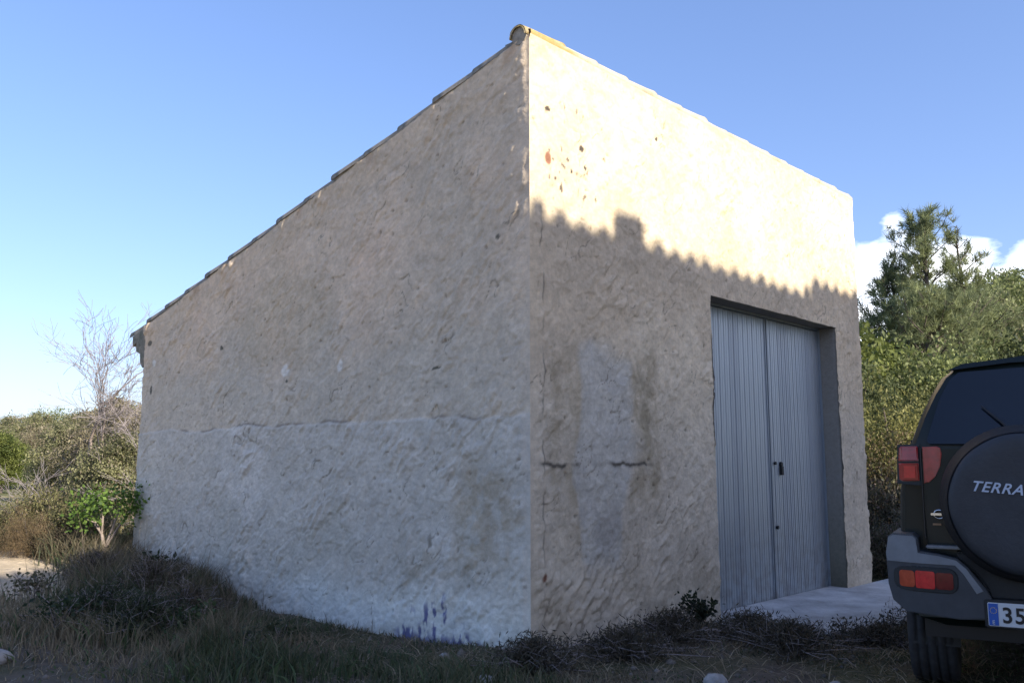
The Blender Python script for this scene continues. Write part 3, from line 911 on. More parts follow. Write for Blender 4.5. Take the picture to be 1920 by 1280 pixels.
def make_tree(name, seed, blobs, nclump, per, leaf, asp, crad, ca, cb, trunk_h, trunk_r, barkm, label, cat, limbs=14, cc=None, group=None):
    """unit-ish tree at the origin; crown of leaf clumps on a trunk with limbs"""
    r = np.random.default_rng(seed)
    root = empty(name, (0, 0, 0), 0, label, cat, group)
    cen = []
    vol = np.array([b[3] * b[4] * b[5] for b in blobs]) ** .8; vol = vol / vol.sum()
    for b, n in zip(blobs, r.multinomial(nclump, vol)):
        d = r.normal(size=(n, 3)); d /= np.linalg.norm(d, axis=1)[:, None]
        rad = r.uniform(.35, 1.05, n) ** .6
        q = d * rad[:, None] * (1 + .25 * r.normal(size=(n, 1)) * .6)
        cen.append(np.array(b[:3]) + q * np.array(b[3:6]))
    cen = np.vstack(cen)
    cr = crad * r.uniform(.5, 1.3, len(cen))
    ck = np.clip(r.normal(.5, .38, len(cen)), 0, 1)
    idx = np.repeat(np.arange(len(cen)), per)
    P = cen[idx] + r.normal(size=(len(idx), 3)) * (cr[idx] * .55)[:, None] * np.array([1, 1, .75])
    P[:, 2] = np.maximum(P[:, 2], .02)
    tk = np.clip(ck[idx] + r.normal(0, .18, len(idx)), 0, 1)
    col = tints(len(idx), ca, cb, r, tk)
    if cc is not None:
        pick = r.uniform(size=len(idx)) < .12
        col[pick] = cc
    V, F, C = leaf_quads(P, leaf, asp, r, col)
    mk('crown', V, F, M_LEAF, root, cols=C)
    paths = []
    top = cen[np.argmax(cen[:, 2])]
    tp = np.array([[0, 0, -.1], [.04 * trunk_h, .02, trunk_h * .5], [-.02 * trunk_h, .03, trunk_h], [top[0] * .4, top[1] * .4, trunk_h + (top[2] - trunk_h) * .75]])
    paths.append((tp, [trunk_r * 1.25, trunk_r, trunk_r * .8, trunk_r * .2]))
    for k in r.choice(len(cen), min(limbs, len(cen)), replace=False):
        e = cen[k]; s0 = tp[1] + (tp[2] - tp[1]) * r.uniform(.3, 1)
        mid = (s0 + e) / 2 + r.normal(size=3) * .08 * np.linalg.norm(e - s0) + np.array([0, 0, .06])
        q = trunk_r * r.uniform(.3, .5)
        paths.append((np.array([s0, mid, e]), [q, q * .6, q * .15]))
    V, F = tubes(paths, 6)
    mk('trunk', V, F, barkm, root, smooth=True)
    return root


def px(x, dep):
    return (x - 960) / 1685.0 * dep


def ztop(y, dep):
    return EYE + (868 - y) / 1685.0 * dep


def place(root, x, y, h_nat, h, w_nat, w, rz=None):
    root.location = (x, y, float(gz(x, y)) - .03)
    root.scale = (w / w_nat, w / w_nat, h / h_nat)
    root.rotation_euler = (0, 0, rnd.uniform(0, 6.28) if rz is None else rz)
    return root


OAK = dict(blobs=[(0, 0, 2.0, 1.2, 1.2, .95), (.7, .2, 1.6, .9, .9, .8), (-.7, -.3, 1.7, .9, .9, .9), (.1, -.6, 1.3, 1.0, .9, .9), (.1, .6, 2.4, .8, .7, .7), (-.3, .1, .9, 1.2, 1.2, .7)],
           nclump=300, per=76, leaf=.088, asp=.6, crad=.27, trunk_h=1.1, trunk_r=.11)     # 3.2 m tall, 3.4 m wide
BUSH = dict(blobs=[(0, 0, .55, .7, .7, .5), (.5, .1, .4, .55, .55, .42), (-.5, -.1, .42, .55, .5, .45), (0, .5, .4, .5, .5, .4), (.1, -.5, .35, .6, .5, .38)],
            nclump=260, per=46, leaf=.06, asp=.45, crad=.2, trunk_h=.3, trunk_r=.035)    # 1.1 m tall, 2.1 m wide
G = {}


def kind(key, base, seed, ca, cb, bark=M_BARK, cc=None, **over):
    p = dict(base); p.update(over)
    G[key] = (p, seed, ca, cb, bark, cc)


kind('dark', OAK, 1, (.04, .055, .026), (.15, .175, .07))
kind('green', OAK, 2, (.085, .11, .04), (.28, .31, .11), cc=(.2, .2, .09))
kind('lime', OAK, 3, (.06, .085, .02), (.21, .235, .06))
kind('olive', OAK, 4, (.12, .125, .06), (.34, .33, .16), cc=(.33, .28, .19))
kind('brown', OAK, 5, (.12, .105, .06), (.36, .31, .19), M_BARK_PALE, cc=(.30, .25, .19), asp=.4, limbs=40)
kind('bush_olive', BUSH, 6, (.08, .08, .035), (.27, .25, .11), cc=(.26, .20, .13))
kind('bush_dark', BUSH, 7, (.04, .045, .028), (.15, .13, .08), cc=(.17, .12, .10))
kind('bush_yellow', BUSH, 8, (.09, .10, .03), (.30, .28, .09), leaf=.032, per=120)
kind('bush_rust', BUSH, 9, (.10, .075, .04), (.28, .20, .11), asp=.35, leaf=.035, per=90)
BUILT = {}


def veg(key, name, x, dep, h, w, label, cat, group=None):
    if G[key][0]['trunk_h'] > .5: w = max(w, .9 * h)
    else: w = max(w, 1.3 * h)
    p, seed, ca, cb, bark, cc = G[key]
    if key not in BUILT:
        o = make_tree(name, seed, ca=ca, cb=cb, barkm=bark, label=label, cat=cat, cc=cc, **p)
        BUILT[key] = o
    else:
        o = copy_tree(BUILT[key]); o.name = name
    o['label'] = label; o['category'] = cat
    if group: o['group'] = group
    elif 'group' in o: del o['group']
    hn, wn_ = (3.3, 3.6) if p['trunk_h'] > .5 else (1.1, 2.1)
    place(o, x, dep, hn, h, wn_, w)
    return o


def veg_px(key, name, xp, yt, dep, wp, label, cat, group=None):
    x = px(xp, dep); g = float(gz(x, dep))
    return veg(key, name, x, dep, max(.3, ztop(yt, dep) - g), wp / 1685.0 * dep, label, cat, group)


# --- left of the warehouse
ORD = ('first', 'second', 'third', 'fourth', 'fifth', 'sixth', 'seventh', 'eighth', 'ninth', 'tenth', 'eleventh', 'twelfth', 'thirteenth', 'fourteenth')
LG = 'trees of the far wood on the left'
far_left = [(-150, 762, 78), (-95, 770, 70), (-40, 765, 74), (2, 770, 66), (30, 766, 72), (62, 762, 64), (92, 757, 70), (122, 765, 62), (150, 760, 66), (182, 752, 60), (214, 748, 68), (246, 742, 62), (280, 745, 70), (330, 748, 66), (380, 742, 72), (440, 745, 64), (500, 750, 70), (570, 752, 75), (16, 790, 50), (78, 785, 48), (140, 782, 50), (-60, 790, 52), (230, 775, 50)]
for i, (a, b, d) in enumerate(far_left):
    k = ('olive', 'green', 'olive', 'olive', 'brown')[i % 5]
    seen = sorted(q[0] for q in far_left if 0 <= q[0] < 262)
    lab = 'tree of the low far wood, hidden by the warehouse or left of the frame'
    if a in seen:
        lab = {'olive': 'grey green', 'green': 'mid green', 'dark': 'dark green', 'brown': 'brownish'}[k] + ' ' + ('nearer' if d < 55 else 'far') + ' tree past the field, ' + ORD[seen.index(a)] + ' from left'
    veg_px(k, 'wood_tree', a, b, d, 75 + 12 * (i % 4), lab, 'tree', LG)
veg_px('lime', 'lime_green_tree', 4, 795, 42, 120, 'sunlit yellow green tree at the left edge behind the dry field', 'tree')
veg_px('dark', 'dark_bush', 84, 838, 33, 60, 'small dark rounded tree at the edge of the dry field', 'tree')
veg_px('olive', 'olive_tree', 128, 775, 27, 110, 'grey green tree left of the bare tree, lower than it', 'tree')
veg_px('brown', 'dry_tree', 185, 735, 24, 120, 'twiggy half dry tree under the bare branches', 'tree')
veg_px('brown', 'dry_tree', 250, 720, 21, 110, 'twiggy brown tree touching the warehouse wall in view', 'tree')
veg_px('olive', 'olive_tree', 215, 790, 18.5, 120, 'low grey green tree behind the bright fig bush', 'tree')
veg_px('brown', 'dry_tree', 330, 730, 24, 140, 'dry tree mostly hidden behind the rear of the warehouse', 'tree')
veg_px('bush_olive', 'low_bush', 10, 938, 10.6, 130, 'olive bush at the left edge beyond the dirt track', 'bush')
veg_px('bush_olive', 'low_bush', 92, 893, 10.9, 140, 'tallest olive bush beyond the dirt track, between the dark bush and the fig', 'bush')
veg_px('bush_olive', 'low_bush', 152, 905, 10.7, 110, 'olive bush directly behind the fig bush', 'bush')
veg_px('bush_dark', 'low_bush', 120, 968, 10.2, 110, 'low dark bush at the foot of the olive bush', 'bush')
veg_px('bush_rust', 'low_bush', 62, 945, 10.1, 80, 'small reddish bush before the tallest olive bush', 'bush')
veg_px('bush_olive', 'low_bush', 262, 965, 10.6, 70, 'olive bush under the fig against the warehouse corner', 'bush')
veg_px('bush_olive', 'low_bush', -70, 900, 11.5, 170, 'olive bush just beyond the left edge', 'bush')


# fig bush: forked pale trunk with big bright leaves
def build_fig():
    d = 10.05; x = px(203, d)
    r = np.random.default_rng(44)
    root = empty('fig_bush', (x, d, float(gz(x, d))), 0, 'small fig with bright green leaves and a pale forked trunk', 'bush')
    paths = [(np.array([[0, 0, -.05], [.02, 0, .22], [-.03, 0, .42]]), [.035, .03, .022])]
    tips = []
    for (a, z, y) in ((-.36, .80, 0), (-.18, .92, .1), (-.02, .80, -.1), (.34, .72, 0), (.44, .88, .05), (.22, .95, .1), (-.28, .66, -.1)):
        s0 = np.array([-.03, 0, .42]) if a < .1 else np.array([.02, 0, .22])
        e = np.array([a, y, z]); mid = (s0 + e) / 2 + np.array([.02, 0, .05])
        paths.append((np.array([s0, mid, e]), [.018, .013, .006])); tips.append(e)
    V, F = tubes(paths, 6)
    mk('trunk', V, F, M_BARK_PALE, root, smooth=True)
    P = []
    for e in tips:
        P.append(e + r.normal(size=(150, 3)) * np.array([.10, .12, .10]))
    P = np.vstack(P)
    V, F, C = leaf_quads(P, .062, .65, r, tints(len(P), (.05, .10, .02), (.20, .30, .06), r), .2)
    mk('leaves', V, F, M_LEAF, root, cols=C)
    root.scale = (.78, .78, .80)


build_fig()


# bare tree with fine branches
def build_bare():
    d = 19.0; x = px(196, d)
    r = np.random.default_rng(5)
    root = empty('bare_tree', (x, d, float(gz(x, d))), 0, 'leafless tree with fine grey branches against the sky left of the warehouse', 'tree')
    fine, thick = [], []

    def grow(p, dr, L, rad, lev):
        n = 4; pts = [p]; q = p.copy(); dd = dr.copy()
        for i in range(n):
            dd = dd + r.normal(size=3) * .13 + np.array([0, 0, .02]); dd /= np.linalg.norm(dd)
            q = q + dd * L / n; pts.append(q.copy())
        rs = list(np.linspace(rad, rad * .55, n + 1))
        (thick if lev < 2 else fine).append((np.array(pts), rs))
        if lev >= 5: return
        m = (6, 5, 5, 4, 4)[lev]
        for k in range(m):
            i = 1 + int(r.integers(0, n)) if k < m - 1 else n
            nd = dd + r.normal(size=3) * (.75, .6, .55, .5, .45)[lev] + np.array([0, 0, .15]); nd /= np.linalg.norm(nd)
            grow(pts[min(i, n)], nd, L * r.uniform(.5, .78), rad * .5, lev + 1)
    grow(np.array([0, 0, -.1]), np.array([-.05, 0, 1.0]), 1.2, .06, 0)
    for P_, r_ in fine:
        for i in range(len(r_)): r_[i] = max(r_[i], .0035)
    pts = np.vstack([p for p, _ in fine]); sz = 4.85 / pts[:, 2].max(); sx = 1.3 / np.percentile(np.abs(pts[:, 0]), 74)
    for lst in (fine, thick):
        for k, (P_, r_) in enumerate(lst): lst[k] = (P_ * np.array([sx, sx, sz]), r_)
    V, F = tubes(thick, 6); mk('trunk', V, F, M_BARK_PALE, root, smooth=True)
    V, F = tubes(fine, 3); mk('branches', V, F, M_TWIG, root)


build_bare()


# --- pines on the right
def make_pine(seed, H, spread, label, bare=0.0):
    r = np.random.default_rng(seed)
    root = empty('pine_tree', (0, 0, 0), 0, label, 'tree')
    paths = []; tufts = []; dirs = []
    tr = [np.array([0, 0, -.2])]
    for k in range(1, 9):
        tr.append(np.array([.012 * H * math.sin(k * 1.3), .01 * H * math.cos(k), H * k / 8 * .97]))
    paths.append((np.array(tr), list(np.linspace(.018 * H, .003 * H, 9))))
    z = .10 * H
    while z < H * .97:
        f = z / H
        reach = spread * (1 - f) ** .8 * (0.75 + .35 * math.sin(z * 2.1)) + .18
        for k in range(int(r.integers(4, 7))):
            a = r.uniform(0, 2 * math.pi); L = reach * r.uniform(.55, 1.15)
            c = np.array([np.interp(z, [q[2] for q in tr], [q[0] for q in tr]), 0, z])
            up = .35 + .5 * f
            pts = [c]
            for j in range(1, 5):
                u = j / 4
                pts.append(c + np.array([math.cos(a) * L * u, math.sin(a) * L * u, L * (up * u + .25 * u * u)]) + r.normal(size=3) * .04 * L)
            pts = np.array(pts)
            paths.append((pts, list(np.linspace(.006 * H * (1 - f) + .012, .006, 5))))
            n = int(6 + 10 * L)
            for j in range(n):
                u = r.uniform(.3, 1.0) ** .7
                i = min(3, int(u * 4)); q = pts[i] + (pts[i + 1] - pts[i]) * (u * 4 - i)
                off = r.normal(size=3) * .11 * (L ** .5)
                e = q + off
                if r.uniform() < .4: paths.append((np.array([q, e]), [.007, .004]))
                dd = pts[i + 1] - pts[i]; dd = dd / np.linalg.norm(dd) + off * 1.5 + np.array([0, 0, .5])
                if r.uniform() > bare * f * f: tufts.append(e); dirs.append(dd / np.linalg.norm(dd))
        z += H * r.uniform(.028, .05)
    T = np.array(tufts); Dr = np.array(dirs); n = len(T); per = 22
    idx = np.repeat(np.arange(n), per)
    d = Dr[idx] * .8 + r.normal(size=(len(idx), 3)) * .55; d /= np.linalg.norm(d, axis=1)[:, None]
    e = r.normal(size=d.shape); e -= (e * d).sum(1)[:, None] * d; e /= np.linalg.norm(e, axis=1)[:, None]
    L = .20 * r.uniform(.7, 1.3, len(idx))[:, None]
    P = T[idx] + d * .01 + r.normal(size=d.shape) * .03
    V = np.stack([P + e * .009, P - e * .009, P + d * L], 1).reshape(-1, 3)
    ck = np.clip(r.normal(.5, .25, n), 0, 1)
    C = np.repeat(tints(len(idx), (.10, .125, .065), (.34, .37, .17), r, np.clip(ck[idx] + r.normal(0, .15, len(idx)), 0, 1)), 3, axis=0)
    mk('needles', V, np.arange(len(V)).reshape(-1, 3), M_LEAF, root, cols=C)
    V, F = tubes(paths, 5); mk('trunk', V, F, M_BARK, root, smooth=True)
    return root


def put(o, xp, yt, dep, H):
    x = px(xp, dep); g = float(gz(x, dep)); s = (ztop(yt, dep) - g) / H
    o.location = (x, dep, g); o.scale = (s, s, s)


p1 = make_pine(3, 8.0, 3.0, 'tallest pine on the right, its thin top standing against the cloud')
put(p1, 1757, 385, 25, 8.0)
p2 = make_pine(8, 7.0, 1.9, 'shorter pine with a half bare top, right of the tallest pine', .9)
put(p2, 1826, 425, 27, 7.0)
p3 = make_pine(15, 5.5, 1.3, 'lowest of the three pines, between the warehouse and the tallest pine', .6)
put(p3, 1694, 478, 26, 5.5)

for (k, n, a, b, d, w, lab, cat) in [
    ('lime', 'broadleaf_tree', 1560, 528, 21, 120, 'yellow green tree touching the right edge of the warehouse', 'tree'),
    ('dark', 'broadleaf_tree', 1694, 592, 28, 150, 'dark tree behind the lowest pine', 'tree'),
    ('green', 'broadleaf_tree', 1790, 545, 30, 200, 'broad green tree behind the roof of the car', 'tree'),
    ('green', 'broadleaf_tree', 1700, 640, 20, 150, 'green tree below the lowest pine, over the yellow bush', 'tree'),
    ('green', 'broadleaf_tree', 1775, 610, 21, 160, 'green tree just above the left end of the car roof', 'tree'),
    ('dark', 'broadleaf_tree', 1890, 600, 26, 170, 'dark tree above the middle of the car roof', 'tree'),
    ('olive', 'broadleaf_tree', 1850, 560, 32, 150, 'grey green tree at the foot of the wooded hill', 'tree'),
    ('dark', 'broadleaf_tree', 1600, 650, 18, 110, 'dark tree half hidden by the right edge of the warehouse', 'tree'),
    ('dark', 'broadleaf_tree', 1740, 700, 19, 150, 'dark low tree behind the rear pillar of the car', 'tree'),
    ('bush_yellow', 'roadside_bush', 1675, 700, 15.5, 150, 'sunlit yellow green bush between the warehouse and the car', 'bush'),
    ('bush_rust', 'roadside_bush', 1652, 815, 14.8, 90, 'rust brown dry bush under the yellow green bush', 'bush'),
    ('bush_olive', 'roadside_bush', 1725, 800, 14.6, 120, 'olive bush hidden behind the tail light of the car', 'bush'),
    ('bush_dark', 'roadside_bush', 1668, 862, 13.6, 110, 'dark bush beneath the rust brown bush', 'bush'),
    ('bush_dark', 'roadside_bush', 1672, 945, 11.2, 95, 'shaded dark bush beside the right corner of the warehouse', 'bush'),
    ('bush_dark', 'roadside_bush', 1720, 940, 12.2, 140, 'shaded dark bush behind the bumper of the car', 'bush'),
]:
    veg_px(k, n, a, b, d, w, lab, cat)
HG = 'trees covering the hill on the right'
hr = random.Random(4)
HL = ('dark hill tree just right of the tallest pine, on the skyline', 'green hill tree on the skyline beside the bare topped pine', 'grey green hill tree on the skyline left of the picture edge', 'green hill tree highest on the skyline by the right edge', 'dark hill tree cut by the right edge of the picture', 'green hill tree just outside the right edge', 'grey green hill tree below the skyline above the car roof')
for i in range(34):
    a = hr.uniform(1600, 2250); d = hr.uniform(40, 85)
    if i < 7: a = (1812, 1846, 1872, 1896, 1925, 1955, 1860)[i]; d = (52, 56, 60, 58, 62, 60, 46)[i]
    if a < 1790 and d > 55: d = 50
    x = px(a, d); h = hr.uniform(3.0, 4.6)
    if i < 7: h = ztop((508, 500, 512, 492, 485, 480, 540)[i], d) - float(gz(x, d))
    if a < 1800: h = min(h, max(2.0, ztop(585, d) - float(gz(x, d))))
    veg(('dark', 'green', 'olive', 'green')[i % 4], 'hill_tree', x, d, max(2.2, h), hr.uniform(4.2, 6.0), HL[i] if i < 7 else 'bushy tree on the wooded hill, hidden by others or right of the frame', 'tree', HG)


# --- grass and weeds
def in_building(x, y):
    s, t = to_local(x, y)
    return (s > -.03) & (s < W + .05) & (t > -.03) & (t < D + .05)


def blades(n, xr, yr, dens, hfun, colf, seed, lean=.5, wid=.0035, name='grass'):
    r = np.random.default_rng(seed)
    X = r.uniform(*xr, n); Y = r.uniform(*yr, n)
    k = r.uniform(size=n) < dens(X, Y); X, Y = X[k], Y[k]
    k = ~in_building(X, Y); X, Y = X[k], Y[k]
    n = len(X); Z = gz(X, Y) - .01
    h = hfun(X, Y) * r.uniform(.45, 1.25, n)
    a = r.uniform(0, 2 * math.pi, n)
    cl = fbm(X * 3, Y * 3, 99, 2) * 6
    a = a * .6 + cl
    ln = h * lean * r.uniform(.3, 1.6, n)
    dx, dy = np.cos(a) * ln, np.sin(a) * ln
    pa = r.uniform(0, math.pi, n); wx = np.cos(pa) * wid * r.uniform(.6, 1.6, n); wy = np.sin(pa) * wid * r.uniform(.6, 1.6, n)
    b = np.stack([X, Y, Z], -1)
    w = np.stack([wx, wy, 0 * wx], -1)
    m = b + np.stack([dx * .3, dy * .3, h * .6], -1)
    t = b + np.stack([dx, dy, h], -1)
    V = np.stack([b - w, b + w, m + w * .8, m - w * .8, t], 1).reshape(-1, 3)
    i = np.arange(n)[:, None] * 5
    F = np.concatenate([i + np.array([0, 1, 2]), i + np.array([0, 2, 3]), i + np.array([3, 2, 4])], 0)
    C = np.repeat(colf(X, Y, r), 5, axis=0)
    o = mk(name, V, F, M_LEAF, cols=C)
    return tag(o, None, None, kind='stuff')


def hh(X, Y):
    s, t = to_local(X, Y)
    f = .08 + .12 * ss(-.2, .3, fbm(X * .9, Y * .9, 31)) 
    mound = ss(-3.2, -2.2, s) * ss(-.2, -.9, s) * ss(1.2, 2.6, t) * .09 + ss(-1.6, -.8, s) * ss(.3, -.2, s) * ss(3.2, 4.3, t) * .16
    f = f + mound
    f = f * (1 - .6 * ss(-1.8, -2.4, s) * ss(3.4, 2.6, t))
    f = f * (1 - .72 * ss(3.6, 2.8, t) * ss(-1.0, -.4, s)) * (1 - .5 * ss(4.2, 5.5, t) * ss(-1.2, -2, s))
    f = f * (1 - .35 * ss(-.3, .2, s) * ss(0, -.5, t))
    return f


def dn(X, Y):
    s, t = to_local(X, Y)
    d = .35 + .9 * ss(-.15, .3, fbm(X * 1.3, Y * 1.3, 32))
    d = d * (1 - ss(3.9, 5.2, t + .9 * (-s - 1.3) + .8 * fbm(X * 1.2, Y * 1.2, 39)) * ss(-.5, -1.1, s)) * (1 - ss(6.0, 6.6, t))
    slab = (s > 2.0) & (s < 6.3) & (t > -1.15)
    d = np.where(slab, 0, d)
    d = d * (1 - .9 * ss(-1.9, -2.5, s + .3 * fbm(X * 2, Y * 2, 41)) * ss(3.2, 2.4, t)) * (1 - .75 * ss(-2.6, -3.4, s))
    return d


def gc(X, Y, r):
    n = len(X)
    s, t = to_local(X, Y)
    dry = np.clip(ss(-.2, .35, fbm(X * .8, Y * .8, 34) + .25 * ss(0, 2.5, t) - .05) + r.normal(0, .3, n), 0, 1)
    g = tints(n, (.035, .05, .022), (.10, .12, .055), r)
    b = tints(n, (.14, .11, .07), (.33, .27, .17), r)
    return g + (b - g) * dry[:, None]


blades(210000, (-6.0, 4.6), (3.6, 11.5), dn, hh, gc, 71, .55, .0035)
blades(16000, (-5.0, 3.0), (4.0, 10.5), dn, lambda X, Y: hh(X, Y) * .75, lambda X, Y, r: tints(len(X), (.03, .055, .025), (.12, .17, .07), r), 75, .9, .0085, 'broad_grass')
blades(14000, (-5.0, 3.0), (4.0, 10.5), dn, lambda X, Y: .07 + 0 * X, lambda X, Y, r: tints(len(X), (.20, .16, .10), (.42, .35, .23), r), 76, 3.0, .003, 'flattened_straw')
# taller dry stems over the mound
blades(9000, (-4.6, 1.0), (4.9, 10.5), lambda X, Y: dn(X, Y) * ss(-2.8, -1.2, to_local(X, Y)[0]) * ss(.6, 2.0, to_local(X, Y)[1]) * .6,
       lambda X, Y: hh(X, Y) * 1.5 + .05, lambda X, Y, r: tints(len(X), (.12, .09, .06), (.26, .21, .14), r), 72, .35, .0022, 'dry_grass')
# wild grass and scrub of the field and the yard's margins
blades(60000, (-14, -3.4), (8.5, 24), lambda X, Y: ss(-.1, .3, fbm(X * .5, Y * .5, 36)) * ss(7.9, 8.6, to_local(X, Y)[1] + 0 * X) , lambda X, Y: .16 + 0 * X,
       lambda X, Y, r: tints(len(X), (.12, .12, .04), (.34, .29, .13), r), 73, .5, .006, 'field_grass')
blades(26000, (3.6, 9), (7.5, 17), lambda X, Y: ss(-.2, .3, fbm(X * .8, Y * .8, 37)) * ss(6.1, 6.5, to_local(X, Y)[0]), lambda X, Y: .22 + 0 * X,
       lambda X, Y, r: tints(len(X), (.07, .07, .03), (.22, .18, .10), r), 74, .5, .005, 'margin_grass')
# litter of dead stems and stones lying in the grass
def litter():
    r = np.random.default_rng(12); n = 9000
    X = r.uniform(-4.5, 4.2, n); Y = r.uniform(4.4, 9.5, n); s, t = to_local(X, Y)
    k = ~in_building(X, Y) & ~((s > 2) & (s < 6.3) & (t > -1.15)); X, Y = X[k], Y[k]; n = len(X)
    a = r.uniform(0, 6.28, n); L = r.uniform(.02, .09, n); w = .0025
    z = gz(X, Y) + r.uniform(.004, .03, n)
    d = np.stack([np.cos(a) * L, np.sin(a) * L, r.uniform(-.01, .02, n)], -1); e = np.stack([-np.sin(a) * w, np.cos(a) * w, 0 * a], -1)
    P = np.stack([X, Y, z], -1)
    V = np.stack([P - e, P + e, P + d + e, P + d - e], 1).reshape(-1, 3)
    tag(mk('plant_litter', V, np.arange(n * 4).reshape(n, 4), M_LEAF, cols=np.repeat(tints(n, (.10, .08, .055), (.34, .29, .22), r), 4, axis=0)), kind='stuff')
    n = 1500
    X = r.uniform(-5, 4.5, n); Y = r.uniform(4.4, 10, n); k = ~in_building(X, Y); X, Y = X[k], Y[k]; n = len(X)
    ico = bmesh.new(); bmesh.ops.create_icosphere(ico, subdivisions=1, radius=1)
    iv = np.array([v.co[:] for v in ico.verts]); ico.verts.index_update(); fi = np.array([[v.index for v in f.verts] for f in ico.faces]); ico.free()
    sz = r.uniform(.006, .02, n) * (1 + 1.2 * (r.uniform(size=n) > .95))
    V = iv[None] * sz[:, None, None] * r.uniform(.6, 1.3, (n, 1, 3)) * r.uniform(.85, 1.15, (n, len(iv), 1)) + np.stack([X, Y, gz(X, Y)], -1)[:, None]
    F = (fi[None] + (np.arange(n) * len(iv))[:, None, None]).reshape(-1, 3)
    tag(mk('gravel', V.reshape(-1, 3), F, M_GROUND, cols=np.repeat(tints(n, (.10, .09, .075), (.24, .21, .18), r), len(iv), axis=0)), kind='stuff')


litter()


# weeds standing on their own
def weed(x, y, h, w, n, leaf, ca, cb, label, seed, name='weed', stems=9, mat_s=M_BARK):
    r = np.random.default_rng(seed)
    root = empty(name, (x, y, float(gz(x, y))), 0, label, 'plant')
    paths = []; P = []
    for k in range(stems):
        a = r.uniform(0, 6.28); q = r.uniform(.2, 1) * w
        e = np.array([math.cos(a) * q, math.sin(a) * q, h * r.uniform(.6, 1)])
        mid = e * np.array([.35, .35, .55]) + r.normal(size=3) * .02
        paths.append((np.array([[0, 0, -.02], mid, e]), [.006, .004, .002]))
        m = n // stems; u = r.uniform(.25, 1, m)[:, None]
        P.append(mid * (1 - u) + e * u + r.normal(size=(m, 3)) * np.array([.04, .04, .03]))
    V, F = tubes(paths, 4); mk('stem', V, F, mat_s, root)
    P = np.vstack(P)
    V, F, C = leaf_quads(P, leaf, .55, r, tints(len(P), ca, cb, r), .2)
    mk('leaves', V, F, M_LEAF, root, cols=C)
    return root


def spot(s, t):
    return to_world(s, t)


x, y = spot(-.22, 4.95); weed(x, y, .34, .20, 420, .075, (.015, .028, .012), (.05, .075, .03), 'dark leafy weed against the side wall near its far end', 1)
x, y = spot(1.62, -.28); weed(x, y, .22, .15, 420, .045, (.012, .018, .010), (.045, .06, .03), 'dark leafy weed on the front wall just left of the concrete apron', 2)

for i, (s_, t_, h_, lab) in enumerate(((2.35, -1.12, .17, 'sparse seedling at the near left corner of the concrete apron'), (2.75, -1.30, .20, 'tallest sparse seedling before the concrete apron'), (3.2, -1.36, .15, 'sparse seedling before the middle of the apron'), (3.7, -1.4, .15, 'sparse seedling before the apron nearest the car'))):
    x, y = spot(s_, t_); weed(x, y, h_, .10, 60, .03, (.04, .04, .03), (.12, .11, .08), lab, 10 + i, 'seedling', 8, M_BARK)


for i, (s_, t_, h_, w_, n_, lf, ca_, cb_, lab) in enumerate((
        (-1.25, 2.2, .24, .20, 260, .05, (.03, .05, .02), (.10, .14, .06), 'green leafy weed among the grass before the middle of the side wall'),
        (-1.9, 2.9, .28, .24, 320, .045, (.02, .035, .018), (.07, .10, .045), 'dark green leafy weed left in the verge near the bottom left stones'),
        (-.9, 1.6, .16, .16, 200, .04, (.04, .05, .025), (.12, .14, .07), 'low green weed nearest the blue paint drips'),
        (-1.35, 1.3, .15, .20, 200, .04, (.04, .05, .03), (.13, .14, .08), 'low grey green weed at the bottom edge left of the corner'),
        (-1.6, 4.4, .30, .22, 300, .04, (.06, .06, .03), (.17, .16, .09), 'olive weed where the verge meets the dirt track'))):
    x, y = spot(s_, t_); weed(x, y, h_, w_, n_, lf, ca_, cb_, lab, 70 + i, 'verge_weed', 14, M_TWIG)


def dry_shrub(s_, t_, h, w, seed, label, ca=(.05, .045, .03), cb=(.16, .13, .085)):
    x, y = spot(s_, t_)
    r = np.random.default_rng(seed)
    root = empty('dry_shrub', (x, y, float(gz(x, y))), 0, label, 'shrub')
    paths = []; P = []
    for k in range(150):
        a = r.uniform(0, 6.28); q = abs(r.normal(0, .5)) * w
        e = np.array([math.cos(a) * q, math.sin(a) * q, h * (1 - .45 * min(1, q / w) ** 2) * r.uniform(.5, 1.1)])
        mid = e * np.array([.45, .45, .5]) + r.normal(size=3) * .03
        e2 = e + r.normal(size=3) * .05
        paths.append((np.array([[0, 0, -.02] + r.normal(size=3) * .04, mid, e, e2]), [.004, .003, .002, .0012]))
        u = r.uniform(.15, 1, 40)[:, None]
        P.append(mid * (1 - u) + e * u + r.normal(size=(40, 3)) * .035)
    V, F = tubes(paths, 3); mk('stem', V, F, M_TWIG, root)
    P = np.vstack(P); P[:, 2] = np.maximum(P[:, 2], .01)
    V, F, C = leaf_quads(P, .045, .16, r, tints(len(P), ca, cb, r), 0)
    mk('leaves', V, F, M_LEAF, root, cols=C)


dry_shrub(-.75, 4.0, .42, .55, 21, 'dark dry shrub before the far half of the side wall')
dry_shrub(-.75, 5.2, .32, .45, 22, 'dry shrub by the far end of the side wall, edge of the track')
dry_shrub(-.95, 2.9, .32, .45, 23, 'brown twiggy shrub before the middle of the side wall')
dry_shrub(-1.55, 3.1, .30, .55, 24, 'dark green scrubby shrub farthest left of the side wall', (.02, .03, .015), (.07, .085, .04))
dry_shrub(-1.5, 2.5, .28, .50, 25, 'low dark green scrub nearest the bottom left of the picture', (.02, .03, .015), (.07, .085, .04))


